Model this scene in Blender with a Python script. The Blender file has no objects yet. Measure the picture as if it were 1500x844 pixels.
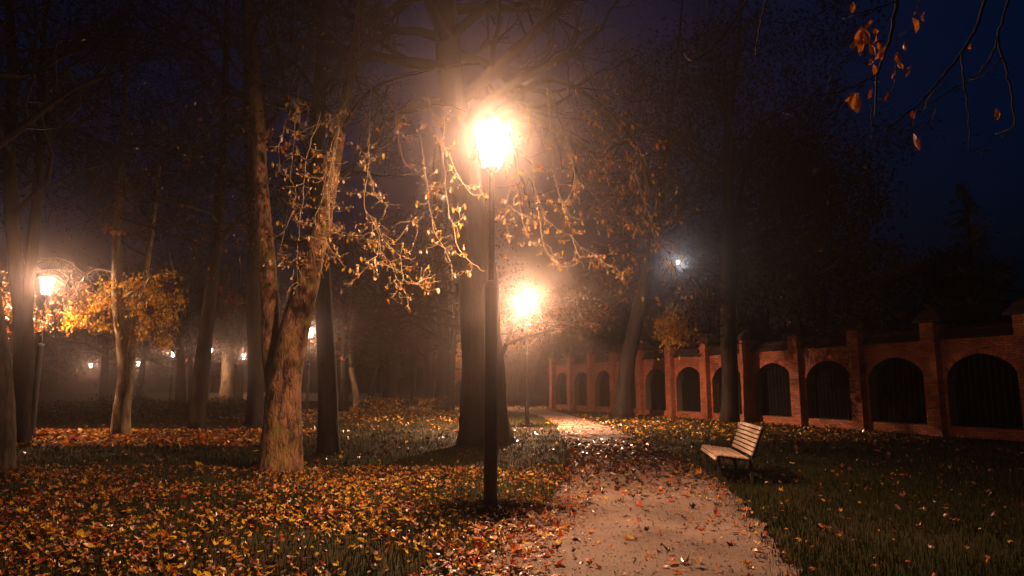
import bpy, math, random
import numpy as np
from mathutils import Vector, Matrix

rng = np.random.default_rng(11)
random.seed(11)
S = bpy.context.scene
C = S.collection
R = math.radians

# ------------------------------------------------------------------ camera
CAM_H, PITCH, F = 1.5, 8.25, 1000.0          # focal length in units of a 1500 px wide frame
cam = bpy.data.cameras.new('camera')
cam.sensor_width = 36.0
cam.lens = 24.0
cam.clip_start = 0.05
cam.clip_end = 1000.0
camo = bpy.data.objects.new('camera', cam)
C.objects.link(camo)
camo.location = (0, 0, CAM_H)
camo.rotation_euler = (R(90 + PITCH), 0, 0)
S.camera = camo

# ------------------------------------------------------------------ world, exposure, render
W = bpy.data.worlds.new('World')
S.world = W
W.use_nodes = True
wn, wl = W.node_tree.nodes, W.node_tree.links
wn.clear()
sky = wn.new('ShaderNodeTexSky')
sky.sky_type = 'NISHITA'
sky.sun_disc = False
sky.sun_elevation = R(-2.0)
sky.sun_rotation = R(200)
sky.ozone_density = 6.0
bg = wn.new('ShaderNodeBackground')
bg.inputs['Strength'].default_value = 0.15
wo = wn.new('ShaderNodeOutputWorld')
tint = wn.new('ShaderNodeMix')
tint.data_type = 'RGBA'
tint.blend_type = 'MULTIPLY'
tint.inputs['Factor'].default_value = 1.0
tint.inputs['B'].default_value = (0.03, 1.5, 1.02, 1)     # deep blue of late dusk
wl.new(sky.outputs[0], tint.inputs['A'])
wl.new(tint.outputs['Result'], bg.inputs['Color'])
wl.new(bg.outputs[0], wo.inputs['Surface'])

S.view_settings.view_transform = 'Standard'
S.view_settings.look = 'None'
S.view_settings.exposure = 0.0
S.view_settings.gamma = 1.0
cy = S.cycles
cy.use_denoising = True
cy.max_bounces = 4
cy.diffuse_bounces = 2
cy.glossy_bounces = 2
cy.transmission_bounces = 3
cy.transparent_max_bounces = 8
cy.volume_bounces = 0
cy.sample_clamp_indirect = 2.0
cy.sample_clamp_direct = 0.0
cy.use_light_tree = True

LAMP_W, SPOT_W = 420.0, 2200.0              # bulb and downward reflector of every park lamp
LAMP_COL = (1.0, 0.54, 0.30)
HAZE_DENSITY, HAZE_G = 0.0071, 0.945

# ------------------------------------------------------------------ geometry helpers
A_ = R(PITCH)
FW = np.array([0, math.cos(A_), math.sin(A_)])
UP = np.array([0, -math.sin(A_), math.cos(A_)])
EYE = np.array([0, 0, CAM_H])


def at(px, py, Y):
    """The point at distance Y that the photograph shows at (px, py)."""
    d = FW + np.array([1, 0, 0]) * (px - 750) / F + UP * (422 - py) / F
    return EYE + d * (Y / d[1])


def gnd(px, py):
    d = FW + np.array([1, 0, 0]) * (px - 750) / F + UP * (422 - py) / F
    return EYE + d * (-CAM_H / d[2])


def head_pos(px, py, h=4.75):
    d = FW + np.array([1, 0, 0]) * (px - 750) / F + UP * (422 - py) / F
    return EYE + d * ((h - CAM_H) / d[2])


def unit(v):
    v = np.asarray(v, float)
    return v / (np.linalg.norm(v) + 1e-12)


def smooth(pts, vals, n):
    """Catmull-Rom through pts (with values), n samples."""
    P = np.asarray(pts, float)
    V = np.asarray(vals, float)
    m = len(P)
    if m == 2:
        t = np.linspace(0, 1, n)[:, None]
        return P[0] * (1 - t) + P[1] * t, V[0] * (1 - t[:, 0]) + V[1] * t[:, 0]
    seg = np.concatenate([[0], np.cumsum(np.linalg.norm(np.diff(P, axis=0), axis=1))])
    s = np.linspace(0, seg[-1], n)
    out = np.zeros((n, 3))
    T = np.gradient(P, seg, axis=0)
    k = np.clip(np.searchsorted(seg, s, 'right') - 1, 0, m - 2)
    h = seg[k + 1] - seg[k]
    u = ((s - seg[k]) / h)[:, None]
    hh = h[:, None]
    out = ((2 * u**3 - 3 * u**2 + 1) * P[k] + (u**3 - 2 * u**2 + u) * hh * T[k]
           + (-2 * u**3 + 3 * u**2) * P[k + 1] + (u**3 - u**2) * hh * T[k + 1])
    return out, np.interp(s, seg, V)


class MB:
    def __init__(self):
        self.v, self.f, self.m, self.n = [], [], [], 0

    def add(self, v, f, m=0):
        self.v.append(np.asarray(v, float).reshape(-1, 3))
        o = self.n
        self.f.extend([tuple(i + o for i in q) for q in f])
        self.m.extend([m] * len(f))
        self.n += len(self.v[-1])

    def tube(self, pts, rad, n=6, m=0, cap=True):
        P = np.asarray(pts, float)
        k = len(P)
        T = np.gradient(P, axis=0)
        T /= np.linalg.norm(T, axis=1)[:, None] + 1e-12
        tot = np.abs(T.sum(axis=0))
        ref = np.zeros(3)
        ref[int(np.argmin(tot))] = 1
        a = np.cross(T, ref)
        a /= np.linalg.norm(a, axis=1)[:, None] + 1e-12
        b = np.cross(T, a)
        th = np.arange(n) * (2 * math.pi / n)
        rad = np.broadcast_to(np.asarray(rad, float), (k,)) if np.ndim(rad) < 2 else rad
        rr = rad[:, None] if np.ndim(rad) == 1 else rad
        V = P[:, None, :] + (rr * np.cos(th))[..., None] * a[:, None, :] + (rr * np.sin(th))[..., None] * b[:, None, :]
        f = []
        for i in range(k - 1):
            for j in range(n):
                j2 = (j + 1) % n
                f.append((i * n + j, i * n + j2, (i + 1) * n + j2, (i + 1) * n + j))
        if cap:
            f.append(tuple(range(n))[::-1])
            f.append(tuple((k - 1) * n + j for j in range(n)))
        self.add(V.reshape(-1, 3), f, m)

    def box(self, lo, hi, m=0, frame=None):
        x0, y0, z0 = lo
        x1, y1, z1 = hi
        v = np.array([[x0, y0, z0], [x1, y0, z0], [x1, y1, z0], [x0, y1, z0], [x0, y0, z1], [x1, y0, z1], [x1, y1, z1], [x0, y1, z1]])
        if frame is not None:
            v = frame(v)
        self.add(v, [(0, 3, 2, 1), (4, 5, 6, 7), (0, 1, 5, 4), (1, 2, 6, 5), (2, 3, 7, 6), (3, 0, 4, 7)], m)

    def build(self, name, mats, parent=None, smooth_=False, bevel=0.0):
        me = bpy.data.meshes.new(name)
        V = np.concatenate(self.v) if self.v else np.zeros((0, 3))
        me.from_pydata(V.tolist(), [], self.f)
        mats = mats if isinstance(mats, (list, tuple)) else [mats]
        for x in mats:
            me.materials.append(x)
        if len(mats) > 1:
            me.polygons.foreach_set('material_index', np.array(self.m, dtype=np.int32))
        if smooth_:
            me.polygons.foreach_set('use_smooth', np.ones(len(me.polygons), dtype=bool))
        me.update()
        o = bpy.data.objects.new(name, me)
        C.objects.link(o)
        if parent is not None:
            o.parent = parent
            o.matrix_parent_inverse = Matrix.Translation(-Vector(parent.location))
        if bevel:
            b = o.modifiers.new('bevel', 'BEVEL')
            b.width = bevel
            b.segments = 2
            b.limit_method = 'ANGLE'
        return o


def tag(o, label=None, cat=None, group=None, kind=None):
    for k, v in (('label', label), ('category', cat), ('group', group), ('kind', kind)):
        if v:
            o[k] = v
    return o


def thing(name, loc, label, cat, group=None):
    o = bpy.data.objects.new(name, None)
    o.empty_display_size = 0.2
    C.objects.link(o)
    o.location = [float(x) for x in loc]
    return tag(o, label, cat, group)


def copy_tree(o, parent=None):
    c = o.copy()
    C.objects.link(c)
    if parent is not None:
        c.parent = parent
    for ch in o.children:
        copy_tree(ch, c)
    return c


# ------------------------------------------------------------------ materials
def mat(name):
    m = bpy.data.materials.new(name)
    m.use_nodes = True
    nt = m.node_tree
    p = nt.nodes['Principled BSDF']
    return m, nt, p


def N(nt, t, **kw):
    n = nt.nodes.new(t)
    for k, v in kw.items():
        setattr(n, k, v)
    return n


def ramp(nt, src, stops):
    r = N(nt, 'ShaderNodeValToRGB')
    while len(r.color_ramp.elements) < len(stops):
        r.color_ramp.elements.new(0.5)
    for e, (pos, c) in zip(r.color_ramp.elements, stops):
        e.position = pos
        e.color = (*c, 1)
    nt.links.new(src, r.inputs[0])
    return r.outputs[0]


def coords(nt, scale=(1, 1, 1), kind='Object'):
    tc = N(nt, 'ShaderNodeTexCoord')
    mp = N(nt, 'ShaderNodeMapping')
    mp.inputs['Scale'].default_value = scale
    nt.links.new(tc.outputs[kind], mp.inputs[0])
    return mp.outputs[0]


def noise(nt, vec, scale, detail=4, rough=0.55):
    n = N(nt, 'ShaderNodeTexNoise')
    n.inputs['Scale'].default_value = scale
    n.inputs['Detail'].default_value = detail
    n.inputs['Roughness'].default_value = rough
    nt.links.new(vec, n.inputs['Vector'])
    return n.outputs['Fac']


def bump(nt, p, height, strength, dist):
    b = N(nt, 'ShaderNodeBump')
    b.inputs['Strength'].default_value = strength
    b.inputs['Distance'].default_value = dist
    nt.links.new(height, b.inputs['Height'])
    nt.links.new(b.outputs[0], p.inputs['Normal'])


def bark_mat(name, dark, light, moss=None, stretch=0.25, scale=14, strength=0.8, dist=0.03):
    m, nt, p = mat(name)
    v = coords(nt, (1, 1, stretch))
    n1 = noise(nt, v, scale * 0.8, 9, 0.68)
    wp = N(nt, 'ShaderNodeTexNoise')
    wp.inputs['Scale'].default_value = scale * 0.5
    wp.inputs['Detail'].default_value = 4
    nt.links.new(v, wp.inputs['Vector'])
    wa = N(nt, 'ShaderNodeMix', data_type='RGBA', blend_type='LINEAR_LIGHT')
    wa.inputs['Factor'].default_value = 0.12
    nt.links.new(v, wa.inputs['A'])
    nt.links.new(wp.outputs['Color'], wa.inputs['B'])
    vor = N(nt, 'ShaderNodeTexVoronoi', feature='DISTANCE_TO_EDGE')
    vor.inputs['Scale'].default_value = scale * 1.5
    nt.links.new(wa.outputs['Result'], vor.inputs['Vector'])
    lowf = noise(nt, coords(nt), 1.7, 4, 0.6)
    m0 = N(nt, 'ShaderNodeMath', operation='MULTIPLY_ADD')
    nt.links.new(lowf, m0.inputs[0])
    m0.inputs[1].default_value = 0.22
    nt.links.new(n1, m0.inputs[2])
    mx = N(nt, 'ShaderNodeMath', operation='MULTIPLY_ADD')
    nt.links.new(vor.outputs['Distance'], mx.inputs[0])
    mx.inputs[1].default_value = 0.42
    nt.links.new(m0.outputs[0], mx.inputs[2])
    col = ramp(nt, mx.outputs[0], [(0.55, tuple(c * 0.6 for c in dark)), (0.64, tuple((a + b) / 2 for a, b in zip(dark, light))), (0.75, light), (0.92, tuple(min(1, c * 1.3) for c in light))])
    if moss:
        v2 = coords(nt)
        n2 = noise(nt, v2, 2.2, 5, 0.65)
        f = ramp(nt, n2, [(0.5, (0, 0, 0)), (0.62, (1, 1, 1))])
        mix = N(nt, 'ShaderNodeMix', data_type='RGBA')
        nt.links.new(f, mix.inputs['Factor'])
        nt.links.new(col, mix.inputs['A'])
        mix.inputs['B'].default_value = (*moss, 1)
        col = mix.outputs['Result']
    nt.links.new(col, p.inputs['Base Color'])
    p.inputs['Roughness'].default_value = 0.8
    bump(nt, p, mx.outputs[0], strength, dist)
    return m


def leaf_mat(name, c, trans=0.4, rough=0.38, var=0.35):
    m, nt, p = mat(name)
    v = coords(nt, (1, 1, 1))
    isl = N(nt, 'ShaderNodeNewGeometry')
    n = noise(nt, v, 22, 3)
    add = N(nt, 'ShaderNodeMath', operation='MULTIPLY_ADD')
    nt.links.new(isl.outputs['Random Per Island'], add.inputs[0])
    add.inputs[1].default_value = 0.7
    nt.links.new(n, add.inputs[2])
    lo = tuple(x * (1 - var) for x in c)
    hi = tuple(min(0.9, x * (1 + var * 0.8)) for x in c)
    col = ramp(nt, add.outputs[0], [(0.35, lo), (0.75, c), (1.1 if False else 1.0, hi)])
    nt.links.new(col, p.inputs['Base Color'])
    p.inputs['Roughness'].default_value = rough
    p.inputs['Specular IOR Level'].default_value = 0.5
    tr = N(nt, 'ShaderNodeBsdfTranslucent')
    nt.links.new(col, tr.inputs['Color'])
    ms = N(nt, 'ShaderNodeMixShader')
    ms.inputs[0].default_value = trans
    nt.links.new(p.outputs[0], ms.inputs[1])
    nt.links.new(tr.outputs[0], ms.inputs[2])
    nt.links.new(ms.outputs[0], nt.nodes['Material Output'].inputs['Surface'])
    return m


def plain(name, c, rough=0.5, metal=0.0, var=0.25, scale=8, bstr=0.0):
    m, nt, p = mat(name)
    n = noise(nt, coords(nt), scale, 5)
    col = ramp(nt, n, [(0.3, tuple(x * (1 - var) for x in c)), (0.7, tuple(min(1, x * (1 + var)) for x in c))])
    nt.links.new(col, p.inputs['Base Color'])
    p.inputs['Roughness'].default_value = rough
    p.inputs['Metallic'].default_value = metal
    if bstr:
        bump(nt, p, n, bstr, 0.01)
    return m


M = {}
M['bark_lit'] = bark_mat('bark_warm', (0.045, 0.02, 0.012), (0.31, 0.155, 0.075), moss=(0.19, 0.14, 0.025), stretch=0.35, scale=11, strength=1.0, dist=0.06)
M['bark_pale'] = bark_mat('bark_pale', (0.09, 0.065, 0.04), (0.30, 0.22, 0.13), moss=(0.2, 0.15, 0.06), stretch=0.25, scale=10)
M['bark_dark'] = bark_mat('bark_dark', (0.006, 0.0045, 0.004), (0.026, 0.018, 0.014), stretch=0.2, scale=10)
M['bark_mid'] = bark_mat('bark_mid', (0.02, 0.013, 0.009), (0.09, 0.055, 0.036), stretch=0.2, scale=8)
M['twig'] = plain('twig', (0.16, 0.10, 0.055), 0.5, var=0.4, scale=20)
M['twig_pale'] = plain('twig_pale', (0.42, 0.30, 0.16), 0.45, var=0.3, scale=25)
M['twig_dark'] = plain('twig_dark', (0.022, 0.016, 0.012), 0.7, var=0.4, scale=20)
M['yellow'] = leaf_mat('leaf_yellow', (0.68, 0.42, 0.03), trans=0.55)
M['orange'] = leaf_mat('leaf_orange', (0.52, 0.17, 0.018), trans=0.5)
M['red'] = leaf_mat('leaf_red', (0.36, 0.055, 0.015))
M['brown'] = leaf_mat('leaf_brown', (0.20, 0.085, 0.035), trans=0.15)
M['pale'] = leaf_mat('leaf_pale', (0.55, 0.38, 0.24), trans=0.2)
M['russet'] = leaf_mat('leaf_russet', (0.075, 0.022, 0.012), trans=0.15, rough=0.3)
M['olive'] = leaf_mat('leaf_olive', (0.035, 0.034, 0.013), trans=0.3, rough=0.7)
M['dark_leaf'] = leaf_mat('leaf_dark', (0.018, 0.017, 0.010), trans=0.2, rough=0.75)
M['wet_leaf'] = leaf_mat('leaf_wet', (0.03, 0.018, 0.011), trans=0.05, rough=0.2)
M['needle'] = leaf_mat('needle', (0.03, 0.045, 0.025), trans=0.1, rough=0.6)
LEAFM = [M['yellow'], M['orange'], M['red'], M['brown'], M['pale'], M['russet'], M['olive'], M['dark_leaf'], M['wet_leaf']]
YEL, ORA, RED, BRO, PAL, RUS, OLI, DRK, WET = range(9)
M['grass'] = leaf_mat('grass_blade', (0.02, 0.027, 0.005), trans=0.3, rough=0.45, var=0.5)
M['dry_grass'] = leaf_mat('grass_dry', (0.045, 0.034, 0.010), trans=0.3, rough=0.5, var=0.4)
M['metal'] = plain('post_paint', (0.016, 0.017, 0.019), 0.38, var=0.2, scale=30)
M['steel'] = plain('bare_steel', (0.55, 0.55, 0.55), 0.3, metal=1.0)
M['tile'] = plain('roof_tile', (0.03, 0.016, 0.013), 0.7, var=0.4, scale=6, bstr=0.4)
M['mortar'] = plain('mortar', (0.085, 0.055, 0.04), 0.9, var=0.25, scale=12, bstr=0.5)
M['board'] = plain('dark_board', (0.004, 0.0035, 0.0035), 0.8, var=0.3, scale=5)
M['iron'] = plain('wrought_iron', (0.008, 0.008, 0.008), 0.5, var=0.2)
M['stone'] = plain('low_wall_stone', (0.30, 0.27, 0.24), 0.85, var=0.25, scale=3, bstr=0.5)


def soil_mat():
    m, nt, p = mat('lawn_soil')
    v = coords(nt)
    n1 = noise(nt, v, 0.6, 6, 0.6)
    n2 = noise(nt, v, 14, 6, 0.7)
    mx = N(nt, 'ShaderNodeMath', operation='MULTIPLY_ADD')
    nt.links.new(n2, mx.inputs[0])
    mx.inputs[1].default_value = 0.5
    nt.links.new(n1, mx.inputs[2])
    c = ramp(nt, mx.outputs[0], [(0.45, (0.009, 0.009, 0.004)), (0.7, (0.02, 0.02, 0.007)), (0.95, (0.04, 0.026, 0.011))])
    nt.links.new(c, p.inputs['Base Color'])
    p.inputs['Roughness'].default_value = 0.9
    bump(nt, p, n2, 0.8, 0.03)
    return m


M['soil'] = soil_mat()


def brick_mat():
    m, nt, p = mat('brick_face')
    g = N(nt, 'ShaderNodeNewGeometry')
    oi = N(nt, 'ShaderNodeObjectInfo')
    ad = N(nt, 'ShaderNodeMath', operation='ADD')
    nt.links.new(g.outputs['Random Per Island'], ad.inputs[0])
    nt.links.new(oi.outputs['Random'], ad.inputs[1])
    fr = N(nt, 'ShaderNodeMath', operation='FRACT')
    nt.links.new(ad.outputs[0], fr.inputs[0])
    c = ramp(nt, fr.outputs[0], [(0.0, (0.20, 0.048, 0.024)), (0.35, (0.38, 0.092, 0.040)), (0.75, (0.50, 0.135, 0.058)), (1.0, (0.30, 0.11, 0.06))])
    n = noise(nt, coords(nt), 1.1, 6, 0.6)
    f = ramp(nt, n, [(0.35, (0.6, 0.6, 0.6)), (0.65, (1, 1, 1))])
    mx = N(nt, 'ShaderNodeMix', data_type='RGBA', blend_type='MULTIPLY')
    mx.inputs['Factor'].default_value = 1
    nt.links.new(c, mx.inputs['A'])
    nt.links.new(f, mx.inputs['B'])
    nt.links.new(mx.outputs['Result'], p.inputs['Base Color'])
    p.inputs['Roughness'].default_value = 0.85
    bump(nt, p, noise(nt, coords(nt), 60, 3), 0.4, 0.006)
    return m


M['brick'] = brick_mat()


def wood_mat():
    m, nt, p = mat('bench_wood')
    v = coords(nt, (1.0, 16, 16))
    n = noise(nt, v, 5, 6, 0.6)
    oi = N(nt, 'ShaderNodeObjectInfo')
    ad = N(nt, 'ShaderNodeMath', operation='MULTIPLY_ADD')
    nt.links.new(oi.outputs['Random'], ad.inputs[0])
    ad.inputs[1].default_value = 0.25
    nt.links.new(n, ad.inputs[2])
    c = ramp(nt, ad.outputs[0], [(0.3, (0.26, 0.16, 0.10)), (0.6, (0.44, 0.30, 0.20)), (0.9, (0.56, 0.41, 0.29))])
    nt.links.new(c, p.inputs['Base Color'])
    p.inputs['Roughness'].default_value = 0.42
    bump(nt, p, n, 0.25, 0.003)
    return m


for k_, sp_ in (('board', 0.05), ('iron', 0.15), ('grass', 0.12), ('dry_grass', 0.15), ('tile', 0.2), ('dark_leaf', 0.15), ('bark_dark', 0.2), ('twig_dark', 0.25), ('olive', 0.2), ('soil', 0.15)):
    for n_ in M[k_].node_tree.nodes:
        if n_.type == 'BSDF_PRINCIPLED':
            n_.inputs['Specular IOR Level'].default_value = sp_
M['wood'] = wood_mat()


def glass_mat(name, col, e):
    m, nt, p = mat(name)
    em = N(nt, 'ShaderNodeEmission')
    em.inputs['Color'].default_value = (*col, 1)
    em.inputs['Strength'].default_value = e
    tr = N(nt, 'ShaderNodeBsdfTransparent')
    tr.inputs['Color'].default_value = (0.96, 0.96, 0.96, 1)
    ad = N(nt, 'ShaderNodeAddShader')
    nt.links.new(em.outputs[0], ad.inputs[0])
    nt.links.new(tr.outputs[0], ad.inputs[1])
    nt.links.new(ad.outputs[0], nt.nodes['Material Output'].inputs['Surface'])
    m.cycles.emission_sampling = 'NONE'
    return m


M['glow'] = glass_mat('lantern_glass', (1.0, 0.93, 0.84), 14.0)
M['glow_white'] = glass_mat('cold_lantern_glass', (0.9, 0.95, 1.0), 3.0)


def path_mat():
    m, nt, p = mat('path_grit')
    v = coords(nt)
    n1 = noise(nt, v, 0.9, 5, 0.6)
    n2 = noise(nt, v, 55, 4, 0.75)
    n3 = noise(nt, v, 7, 5, 0.65)
    vo = N(nt, 'ShaderNodeTexVoronoi')
    vo.inputs['Scale'].default_value = 90
    nt.links.new(v, vo.inputs['Vector'])
    mx = N(nt, 'ShaderNodeMath', operation='MULTIPLY_ADD')
    nt.links.new(n2, mx.inputs[0])
    mx.inputs[1].default_value = 0.9
    nt.links.new(n1, mx.inputs[2])
    c = ramp(nt, mx.outputs[0], [(0.5, (0.032, 0.020, 0.015)), (0.80, (0.105, 0.066, 0.049)), (1.0, (0.20, 0.14, 0.11))])
    nt.links.new(c, p.inputs['Base Color'])
    p.inputs['Roughness'].default_value = 0.75
    h = N(nt, 'ShaderNodeMath', operation='MULTIPLY_ADD')
    nt.links.new(vo.outputs['Distance'], h.inputs[0])
    h.inputs[1].default_value = 0.35
    ad = N(nt, 'ShaderNodeMath', operation='ADD')
    nt.links.new(n2, ad.inputs[0])
    nt.links.new(n3, ad.inputs[1])
    nt.links.new(ad.outputs[0], h.inputs[2])
    bump(nt, p, h.outputs[0], 0.9, 0.02)
    return m


M['path'] = path_mat()
M['gravel'] = plain('gravel', (0.26, 0.20, 0.155), 0.7, var=0.5, scale=40)

# ------------------------------------------------------------------ the setting: ground and paths
# left and right edge of the gravel path (metres), walked from behind the camera to the far end of the wall
PATH_L = [(-0.50, -6), (-0.40, 3), (-0.28, 5.7), (0.0, 7.2), (0.40, 9.0), (0.85, 11.5), (1.20, 15.0), (1.45, 19.0), (1.62, 24.0), (1.75, 29.0), (1.6, 34.0), (0.8, 41.0), (-0.9, 47.5)]
PATH_R = [(2.1, -6), (2.15, 3), (2.3, 5.7), (2.62, 7.2), (2.98, 9.0), (3.36, 11.5), (3.58, 15.0), (3.68, 18.5), (3.72, 22.5), (3.70, 27.0), (3.55, 31.5), (3.15, 39.0), (2.2, 50.5)]


def path_x(Y, side):
    P = PATH_L if side == 'L' else PATH_R
    return np.interp(Y, [p[1] for p in P], [p[0] for p in P])


def on_path(X, Y, pad=0.0):
    return (X > path_x(Y, 'L') - pad) & (X < path_x(Y, 'R') + pad) & (Y < 49)


g = MB()
xs = np.concatenate([np.linspace(-150, -30, 9)[:-1], np.linspace(-30, 30, 121), np.linspace(30, 110, 7)[1:]])
ys = np.concatenate([np.linspace(-20, 0, 5)[:-1], np.linspace(0, 50, 101), np.linspace(50, 150, 11)[1:]])
gx, gy = np.meshgrid(xs, ys)
gz = -0.035 + 0.022 * np.sin(gx * 1.3 + 2 * np.sin(gy * 0.7)) * np.cos(gy * 1.1 + 0.5 * gx)
nx, ny = len(xs), len(ys)
g.add(np.stack([gx, gy, gz], -1).reshape(-1, 3), [(j * nx + i, j * nx + i + 1, (j + 1) * nx + i + 1, (j + 1) * nx + i) for j in range(ny - 1) for i in range(nx - 1)])
tag(g.build('ground', M['soil'], smooth_=True), kind='structure')


def strip(name, L, Rr, n, z, jitter=0.035):
    b = MB()
    Ls, _ = smooth([(x, y, z) for x, y in L], [0] * len(L), n)
    Rs, _ = smooth([(x, y, z) for x, y in Rr], [0] * len(Rr), n)
    w = 9
    t = np.linspace(0, 1, w)[None, :, None]
    V = Ls[:, None, :] * (1 - t) + Rs[:, None, :] * t
    V[:, 0, 0] += rng.normal(0, jitter, n)
    V[:, -1, 0] += rng.normal(0, jitter, n)
    V[:, 1:-1, 2] += 0.02 + rng.normal(0, 0.002, (n, w - 2))
    V[:, (0, -1), 2] -= 0.012
    b.add(V.reshape(-1, 3), [(i * w + j, i * w + j + 1, (i + 1) * w + j + 1, (i + 1) * w + j) for i in range(n - 1) for j in range(w - 1)])
    return tag(b.build(name, M['path'], smooth_=True), kind='structure')


strip('path', PATH_L, PATH_R, 260, -0.008)
strip('cross_path', [(30, 51.5), (8, 50.6), (0, 48.6), (-8, 47.0), (-22, 43.5), (-40, 41)], [(30, 55.5), (8, 54.2), (0, 52.4), (-8, 50.4), (-22, 46.5), (-40, 44)], 120, -0.012)

# ------------------------------------------------------------------ haze
hz = MB()
hz.box((-155, -25, -1.0), (115, 155, 32))
hm = bpy.data.materials.new('haze')
hm.use_nodes = True
hm.node_tree.nodes.clear()
pv = hm.node_tree.nodes.new('ShaderNodeVolumePrincipled')
pv.inputs['Color'].default_value = (0.96, 0.82, 0.80, 1)
pv.inputs['Density'].default_value = HAZE_DENSITY
pv.inputs['Anisotropy'].default_value = HAZE_G
ho = hm.node_tree.nodes.new('ShaderNodeOutputMaterial')
hm.cycles.volume_sampling = 'EQUIANGULAR'
hm.node_tree.links.new(pv.outputs[0], ho.inputs['Volume'])
tag(hz.build('haze', hm), kind='stuff')

# ------------------------------------------------------------------ street lamps
def lathe(mb, prof, n=16, m=0, cx=0, cy=0):
    th = np.arange(n) * 2 * math.pi / n
    V = np.array([[cx + r * math.cos(t), cy + r * math.sin(t), z] for r, z in prof for t in th])
    k = len(prof)
    f = [(i * n + j, i * n + (j + 1) % n, (i + 1) * n + (j + 1) % n, (i + 1) * n + j) for i in range(k - 1) for j in range(n)]
    f += [tuple(range(n))[::-1], tuple((k - 1) * n + j for j in range(n))]
    mb.add(V, f, m)


def make_lamp():
    t = thing('street_lamp', (0, 0, 0), '', 'street lamp', 'lit lamps along the park paths')
    b = MB()
    lathe(b, [(0.17, 0.0), (0.17, 0.03), (0.10, 0.05), (0.092, 0.12), (0.088, 0.2), (0.084, 2.78), (0.084, 2.80)], 20)
    b.build('post', M['metal'], t, True).data.set_sharp_from_angle(angle=R(35))
    b = MB()
    lathe(b, [(0.088, 2.795), (0.095, 2.81), (0.095, 2.85), (0.06, 2.875), (0.048, 2.89)], 20)
    b.build('collar', M['steel'], t, True).data.set_sharp_from_angle(angle=R(35))
    b = MB()
    lathe(b, [(0.045, 2.88), (0.036, 4.3), (0.036, 4.36), (0.09, 4.40), (0.10, 4.42)], 16)
    b.build('upper_post', M['metal'], t, True).data.set_sharp_from_angle(angle=R(35))
    b = MB()
    n = 6
    th = np.arange(n) * 2 * math.pi / n
    lo, hi = 0.115, 0.215
    V = [[lo * math.cos(a), lo * math.sin(a), 4.425] for a in th] + [[hi * math.cos(a), hi * math.sin(a), 4.93] for a in th]
    b.add(V, [(j, (j + 1) % n, n + (j + 1) % n, n + j) for j in range(n)])
    b.build('lantern_glass', M['glow'], t)
    fr = MB()
    for a in th:
        fr.tube([[lo * 1.04 * math.cos(a), lo * 1.04 * math.sin(a), 4.42], [hi * 1.03 * math.cos(a), hi * 1.03 * math.sin(a), 4.935]], 0.007, 5)
    fr.build('lantern_frame', M['metal'], t)
    b = MB()
    lathe(b, [(0.245, 4.935), (0.25, 4.95), (0.20, 5.0), (0.10, 5.06), (0.03, 5.10), (0.02, 5.15), (0.03, 5.17), (0.005, 5.2)], 18)
    b.build('lantern_cap', M['metal'], t, True)
    b = MB()
    b.box((-0.045, -0.092, 0.45), (0.045, -0.078, 0.85))
    b.box((-0.02, -0.1, 0.63), (-0.008, -0.09, 0.66))
    b.build('access_door', M['metal'], t, bevel=0.004)
    b = MB()
    for k in range(4):
        lathe(b, [(0.013, 0.028), (0.013, 0.05), (0.006, 0.056)], 6, 0, 0.14 * math.cos(k * math.pi / 2 + 0.8), 0.14 * math.sin(k * math.pi / 2 + 0.8))
    for k in range(4):
        m = MB()
        cx_, cy_ = 0.14 * math.cos(k * math.pi / 2 + 0.8), 0.14 * math.sin(k * math.pi / 2 + 0.8)
        lathe(m, [(0.013, 0.028), (0.013, 0.05), (0.006, 0.056)], 6, 0, cx_, cy_)
        m.build('bolt', M['steel'], t)
    L = bpy.data.lights.new('bulb_light', 'POINT')
    L.energy = LAMP_W
    L.color = LAMP_COL
    L.shadow_soft_size = 0.05
    lo_ = bpy.data.objects.new('bulb_light', L)
    C.objects.link(lo_)
    lo_.parent = t
    lo_.location = (0, 0, 4.865)
    Sp = bpy.data.lights.new('reflector_light', 'SPOT')
    Sp.energy = SPOT_W
    Sp.color = LAMP_COL
    Sp.spot_size = R(150)
    Sp.spot_blend = 1.0
    Sp.shadow_soft_size = 0.07
    so = bpy.data.objects.new('reflector_light', Sp)
    C.objects.link(so)
    so.parent = t
    so.location = (0, 0, 4.84)
    return t


lamp = make_lamp()
LAMPS = [
    ((-0.27, 8.82), 'nearest lit street lamp, black post at the left edge of the gravel path'),
    ((0.60, 27.6), 'lit street lamp on a slim post standing left of the path before the brick wall'),
    ((-14.75, 21.4), 'lit street lamp beside the dark forked trunk at the far left of the lawn'),
    ((-11.95, 40.4), 'lit street lamp glimpsed between the leaning lit trunk and a dark upright trunk'),
    ((-26.9, 61.0), 'distant lit lamp in the fog at the dark slanting trunk, left of a pale trunk'),
    ((-33.3, 67.3), 'distant lit lamp in the fog seen right below the yellow foliage'),
    ((-51.4, 94.4), 'very distant tiny lamp seen just right of the forked pale trunk'),
    ((-63.3, 103.2), 'very distant lamp in the fog left of the forked pale trunk'),
    ((-28.7, 73.3), 'very distant small lamp in the fog left of the leaning lit trunk'),
    ((-2.1, 50.5), 'far lit street lamp standing behind the thick dark trunk at the path end'),
]
lamp_objects = [lamp] + [copy_tree(lamp) for _ in LAMPS[1:]]
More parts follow.
